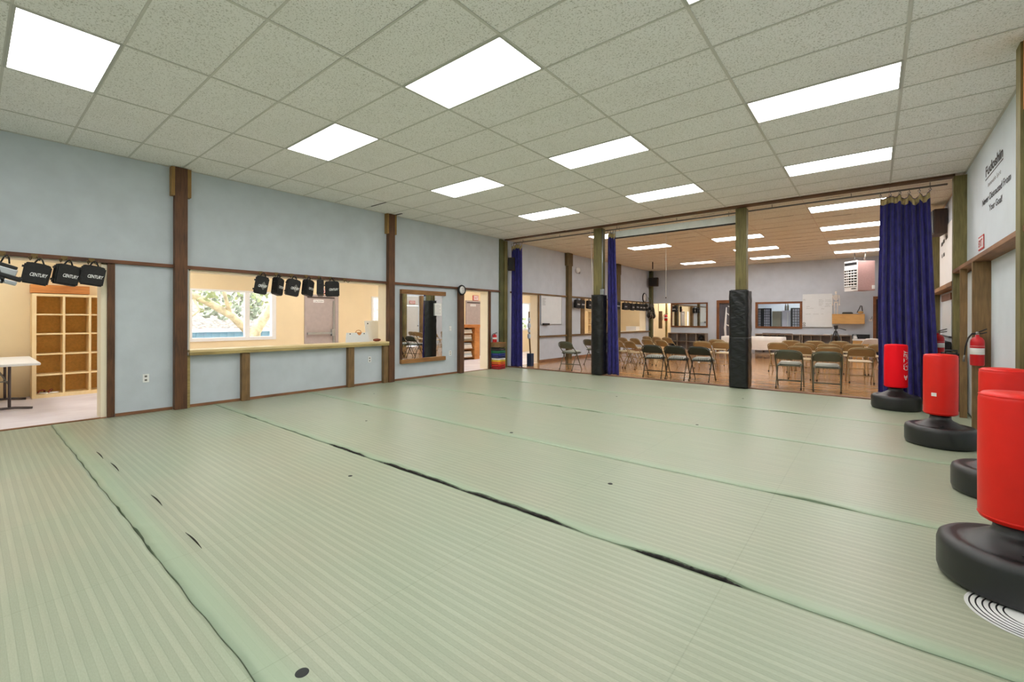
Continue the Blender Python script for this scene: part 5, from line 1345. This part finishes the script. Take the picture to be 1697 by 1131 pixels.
# ------------------------------------------------------------------ folding chairs (local +y is the way the sitter faces; origin under the back rail)
def chair(label, loc, rz, frame, panel, seatm, padded, group):
    r = thing('folding_chair', label, 'chair', loc, rz, group)
    W = .222
    def fr(s): return [(s * .218, .455, .0), (s * .222, .30, .29), (s * .225, .20, .475), (s * .225, .045, .63)]
    arch = []
    for k in range(0, 13):
        a = PI * k / 12
        x = -math.cos(a); z = math.sin(a)
        # superellipse for the wide rounded top
        xx = math.copysign(abs(x) ** .62, x) * .225; zz = abs(z) ** .62 * .115
        arch.append((xx, .045 - .040 * zz / .115, .63 + zz))
    pts = fr(-1)[:-1] + arch + list(reversed(fr(1)[:-1]))
    MB().tube(pts, .0115, 8).build('front_frame', M[frame], r)
    for s in (-1, 1):
        MB().tube([(s * .205, .045, .0), (s * .205, .14, .22), (s * .20, .27, .455)], .0105, 8).build('rear_leg', M[frame], r)
        MB().lathe([(0, 0), (.014, 0), (.014, .03), (0, .03)], (s * .205, .046, -.0), 10).build('foot_cap', M['black'], r)
    b_ = MB(); b_.tube([(-.205, .105, .15), (.205, .105, .15)], .008, 6); b_.build('rear_stretcher', M[frame], r)
    b_ = MB(); b_.tube([(-.219, .385, .13), (.219, .385, .13)], .008, 6); b_.build('front_stretcher', M[frame], r)
    # backrest: pressed sheet bowed backwards, following the arch
    b_ = MB(); rows = []
    for iz in range(7):
        t_ = iz / 6; row = []
        for k in range(15):
            u = -1 + 2 * k / 14
            ztop = .63 + .108 * (max(0, 1 - abs(u) ** 3.2)) ** .5
            z = .565 + .012 * (1 - abs(u)) * 0 + (ztop - .565) * t_
            y = (.105 - .105 * (z - .57) / .18) - .030 * (1 - u * u)
            row.append(b_.bm.verts.new((u * .222, y, z)))
        rows.append(row)
    for A, B in zip(rows, rows[1:]):
        for k in range(14): f = b_.bm.faces.new([A[k], A[k + 1], B[k + 1], B[k]]); f.smooth = True
    c = b_.build('backrest', M[panel], r); sm = c.modifiers.new('thickness', 'SOLIDIFY'); sm.thickness = .004
    # seat: rounded trapezoid
    def seat_poly(e): return [(-.185 + e, .10 + e), (.185 - e, .10 + e), (.20 - e, .40), (.185 - e, .485 - e), (.12, .505 - e), (-.12, .505 - e), (-.185 + e, .485 - e), (-.20 + e, .40)]
    b_ = MB(); b_.prism(seat_poly(0), (0, 0, .425), (1, 0, 0), (0, 1, .04), (0, 0, 1), .018)
    bmesh.ops.bevel(b_.bm, geom=b_.bm.edges[:], offset=.006, segments=2, affect='EDGES')
    b_.build('seat', M[panel if padded else seatm], r)
    if padded:
        b_ = MB(); b_.prism(seat_poly(.012), (0, 0, .443), (1, 0, 0), (0, 1, .04), (0, 0, 1), .046)
        bmesh.ops.bevel(b_.bm, geom=b_.bm.edges[:], offset=.020, segments=3, affect='EDGES')
        b_.build('cushion', M[seatm], r, smooth=True)
    for s in (-1, 1): MB().tube([(s * .20, .16, .428), (s * .20, .42, .436)], .009, 6).build('seat_rail', M[frame], r)
    return r
GA, GB, GC = 'dark padded folding chairs', 'grey padded folding chairs', 'tan metal folding chairs'
ca = chair('dark folding chair with patterned cushion, left of the three beside the middle navy curtain', (4.0, 6.72, 0), .05, 'chair_dark', 'chair_dark', 'cushion_pat', True, GA)
dup(ca, (4.51, 6.715, 0), .0, 'dark folding chair with patterned cushion, middle of the three at the threshold')
cc_ = dup(ca, (5.01, 6.745, 0), -.06, 'dark folding chair with patterned cushion and a small white tag, right of the three')
tg = MB().box((-.03, .085, .395), (.005, .098, .425)).build('white_tag', M['whitepaper'], cc_)
cg = chair('grey-green padded folding chair at the threshold, just right of the right column', (6.64, 6.83, 0), .02, 'chair_grey', 'chair_grey', 'cushion', True, GB)
dup(cg, (7.25, 6.80, 0), .07, 'grey-green padded folding chair at the threshold, nearest the wide curtain')
dup(cg, (1.68, 6.74, 0), -.12, 'lone grey padded folding chair left of the padded left column')
dup(cg, (1.50, 8.30, 0), -.3, 'grey folding chair peeking out left behind the padded left column')
tans = [((2.86, 8.05), -.49, 'tan folding chair, near left row, right end, beside the middle curtain'),
        ((2.40, 8.30), -.49, 'tan folding chair, near left row, half hidden by the middle curtain'),
        ((1.69, 10.17), -.49, 'tan folding chair, second left row, leftmost visible'),
        ((2.22, 9.87), -.49, 'tan folding chair, second left row, second from the left'),
        ((2.72, 9.60), -.49, 'tan folding chair, second left row, third from the left'),
        ((3.22, 9.36), -.46, 'tan folding chair, second left row, right end behind the dark chairs'),
        ((1.85, 11.75), -.52, 'tan folding chair, third left row, left end'),
        ((2.28, 11.50), -.52, 'tan folding chair, third left row, middle'),
        ((2.72, 11.24), -.50, 'tan folding chair, third left row, right end before the cubby unit'),
        ((4.33, 9.40), -.08, 'tan folding chair, left of the near pair before the right column'),
        ((4.82, 9.42), -.02, 'tan folding chair, right of the near pair, partly behind the right column'),
        ((4.33, 10.86), -.05, 'tan folding chair standing alone behind the near pair, left of the right column'),
        ((6.63, 8.56), .03, 'tan folding chair, second right row, behind the left grey chair'),
        ((7.16, 8.54), .03, 'tan folding chair, second right row, behind the right grey chair'),
        ((7.72, 8.70), .16, 'tan folding chair, second right row, right end beside the wide curtain'),
        ((6.01, 9.95), -.12, 'tan folding chair, third right row, left end before the clothed table'),
        ((6.57, 10.10), .0, 'tan folding chair, third right row, second from the left'),
        ((7.06, 10.15), .02, 'tan folding chair, third right row, third from the left'),
        ((7.55, 10.42), .1, 'tan folding chair, third right row, fourth from the left'),
        ((8.02, 10.62), .18, 'tan folding chair, third right row, right end half behind the wide curtain'),
        ((6.10, 11.66), -.04, 'tan folding chair, last right row, left end'),
        ((6.65, 11.70), .02, 'tan folding chair, last right row, middle'),
        ((7.18, 11.95), .06, 'tan folding chair, last right row, right end under the tripod')]
cb = None
for (x, y), a, lab in tans:
    if cb is None: cb = chair(lab, (x, y, 0), a, 'chair_tan', 'chair_tan', 'chair_tanedge', False, GC)
    else: dup(cb, (x, y, 0), a, lab)
chair('off-white folding chair alone near the small counter by the far door', (7.86, 14.9, 0), .5, 'offwhite', 'offwhite', 'offwhite', False, None)
# ------------------------------------------------------------------ daylight, camera, view
sc = bpy.context.scene
wd = bpy.data.worlds.new('overcast_sky'); sc.world = wd; wd.use_nodes = True
bg = wd.node_tree.nodes['Background']; bg.inputs['Color'].default_value = (0.93, 0.96, 1.0, 1); bg.inputs['Strength'].default_value = 4.8
sun = bpy.data.lights.new('sun', 'SUN'); sun.energy = 2.0; sun.angle = .2; so = bpy.data.objects.new('sun', sun); C.objects.link(so)
so.rotation_euler = (.7, -.35, 0.3)
f_px, yaw, roll = 739.625, -0.6917, 0.0023
cam = bpy.data.cameras.new('camera'); co = bpy.data.objects.new('camera', cam); C.objects.link(co)
cam.sensor_fit = 'HORIZONTAL'; cam.sensor_width = 36.0; cam.lens = f_px / 1697 * 36
cam.shift_x = (848.5 - 835.98) / 1697; cam.shift_y = (529.47 - 565.5) / 1697
cam.clip_start = .02; cam.clip_end = 200
rt = Vector((math.cos(yaw), -math.sin(yaw), 0)); fw = Vector((math.sin(yaw), math.cos(yaw), 0)); up = Vector((0, 0, 1))
m = Matrix((rt, up, -fw)).transposed().to_4x4()
co.matrix_world = Matrix.Translation((7.9118, -3.2527, 1.33)) @ m @ Matrix.Rotation(roll, 4, 'Z')
sc.camera = co
sc.view_settings.view_transform = 'Standard'; sc.view_settings.look = 'None'; sc.view_settings.exposure = 0.42; sc.view_settings.gamma = 1.0
sc.view_settings.use_curve_mapping = False
sc.cycles.use_denoising = True
sc.cycles.max_bounces = 10; sc.cycles.diffuse_bounces = 5; sc.cycles.glossy_bounces = 5; sc.cycles.transmission_bounces = 6; sc.cycles.transparent_max_bounces = 10
sc.cycles.sample_clamp_indirect = 6.0
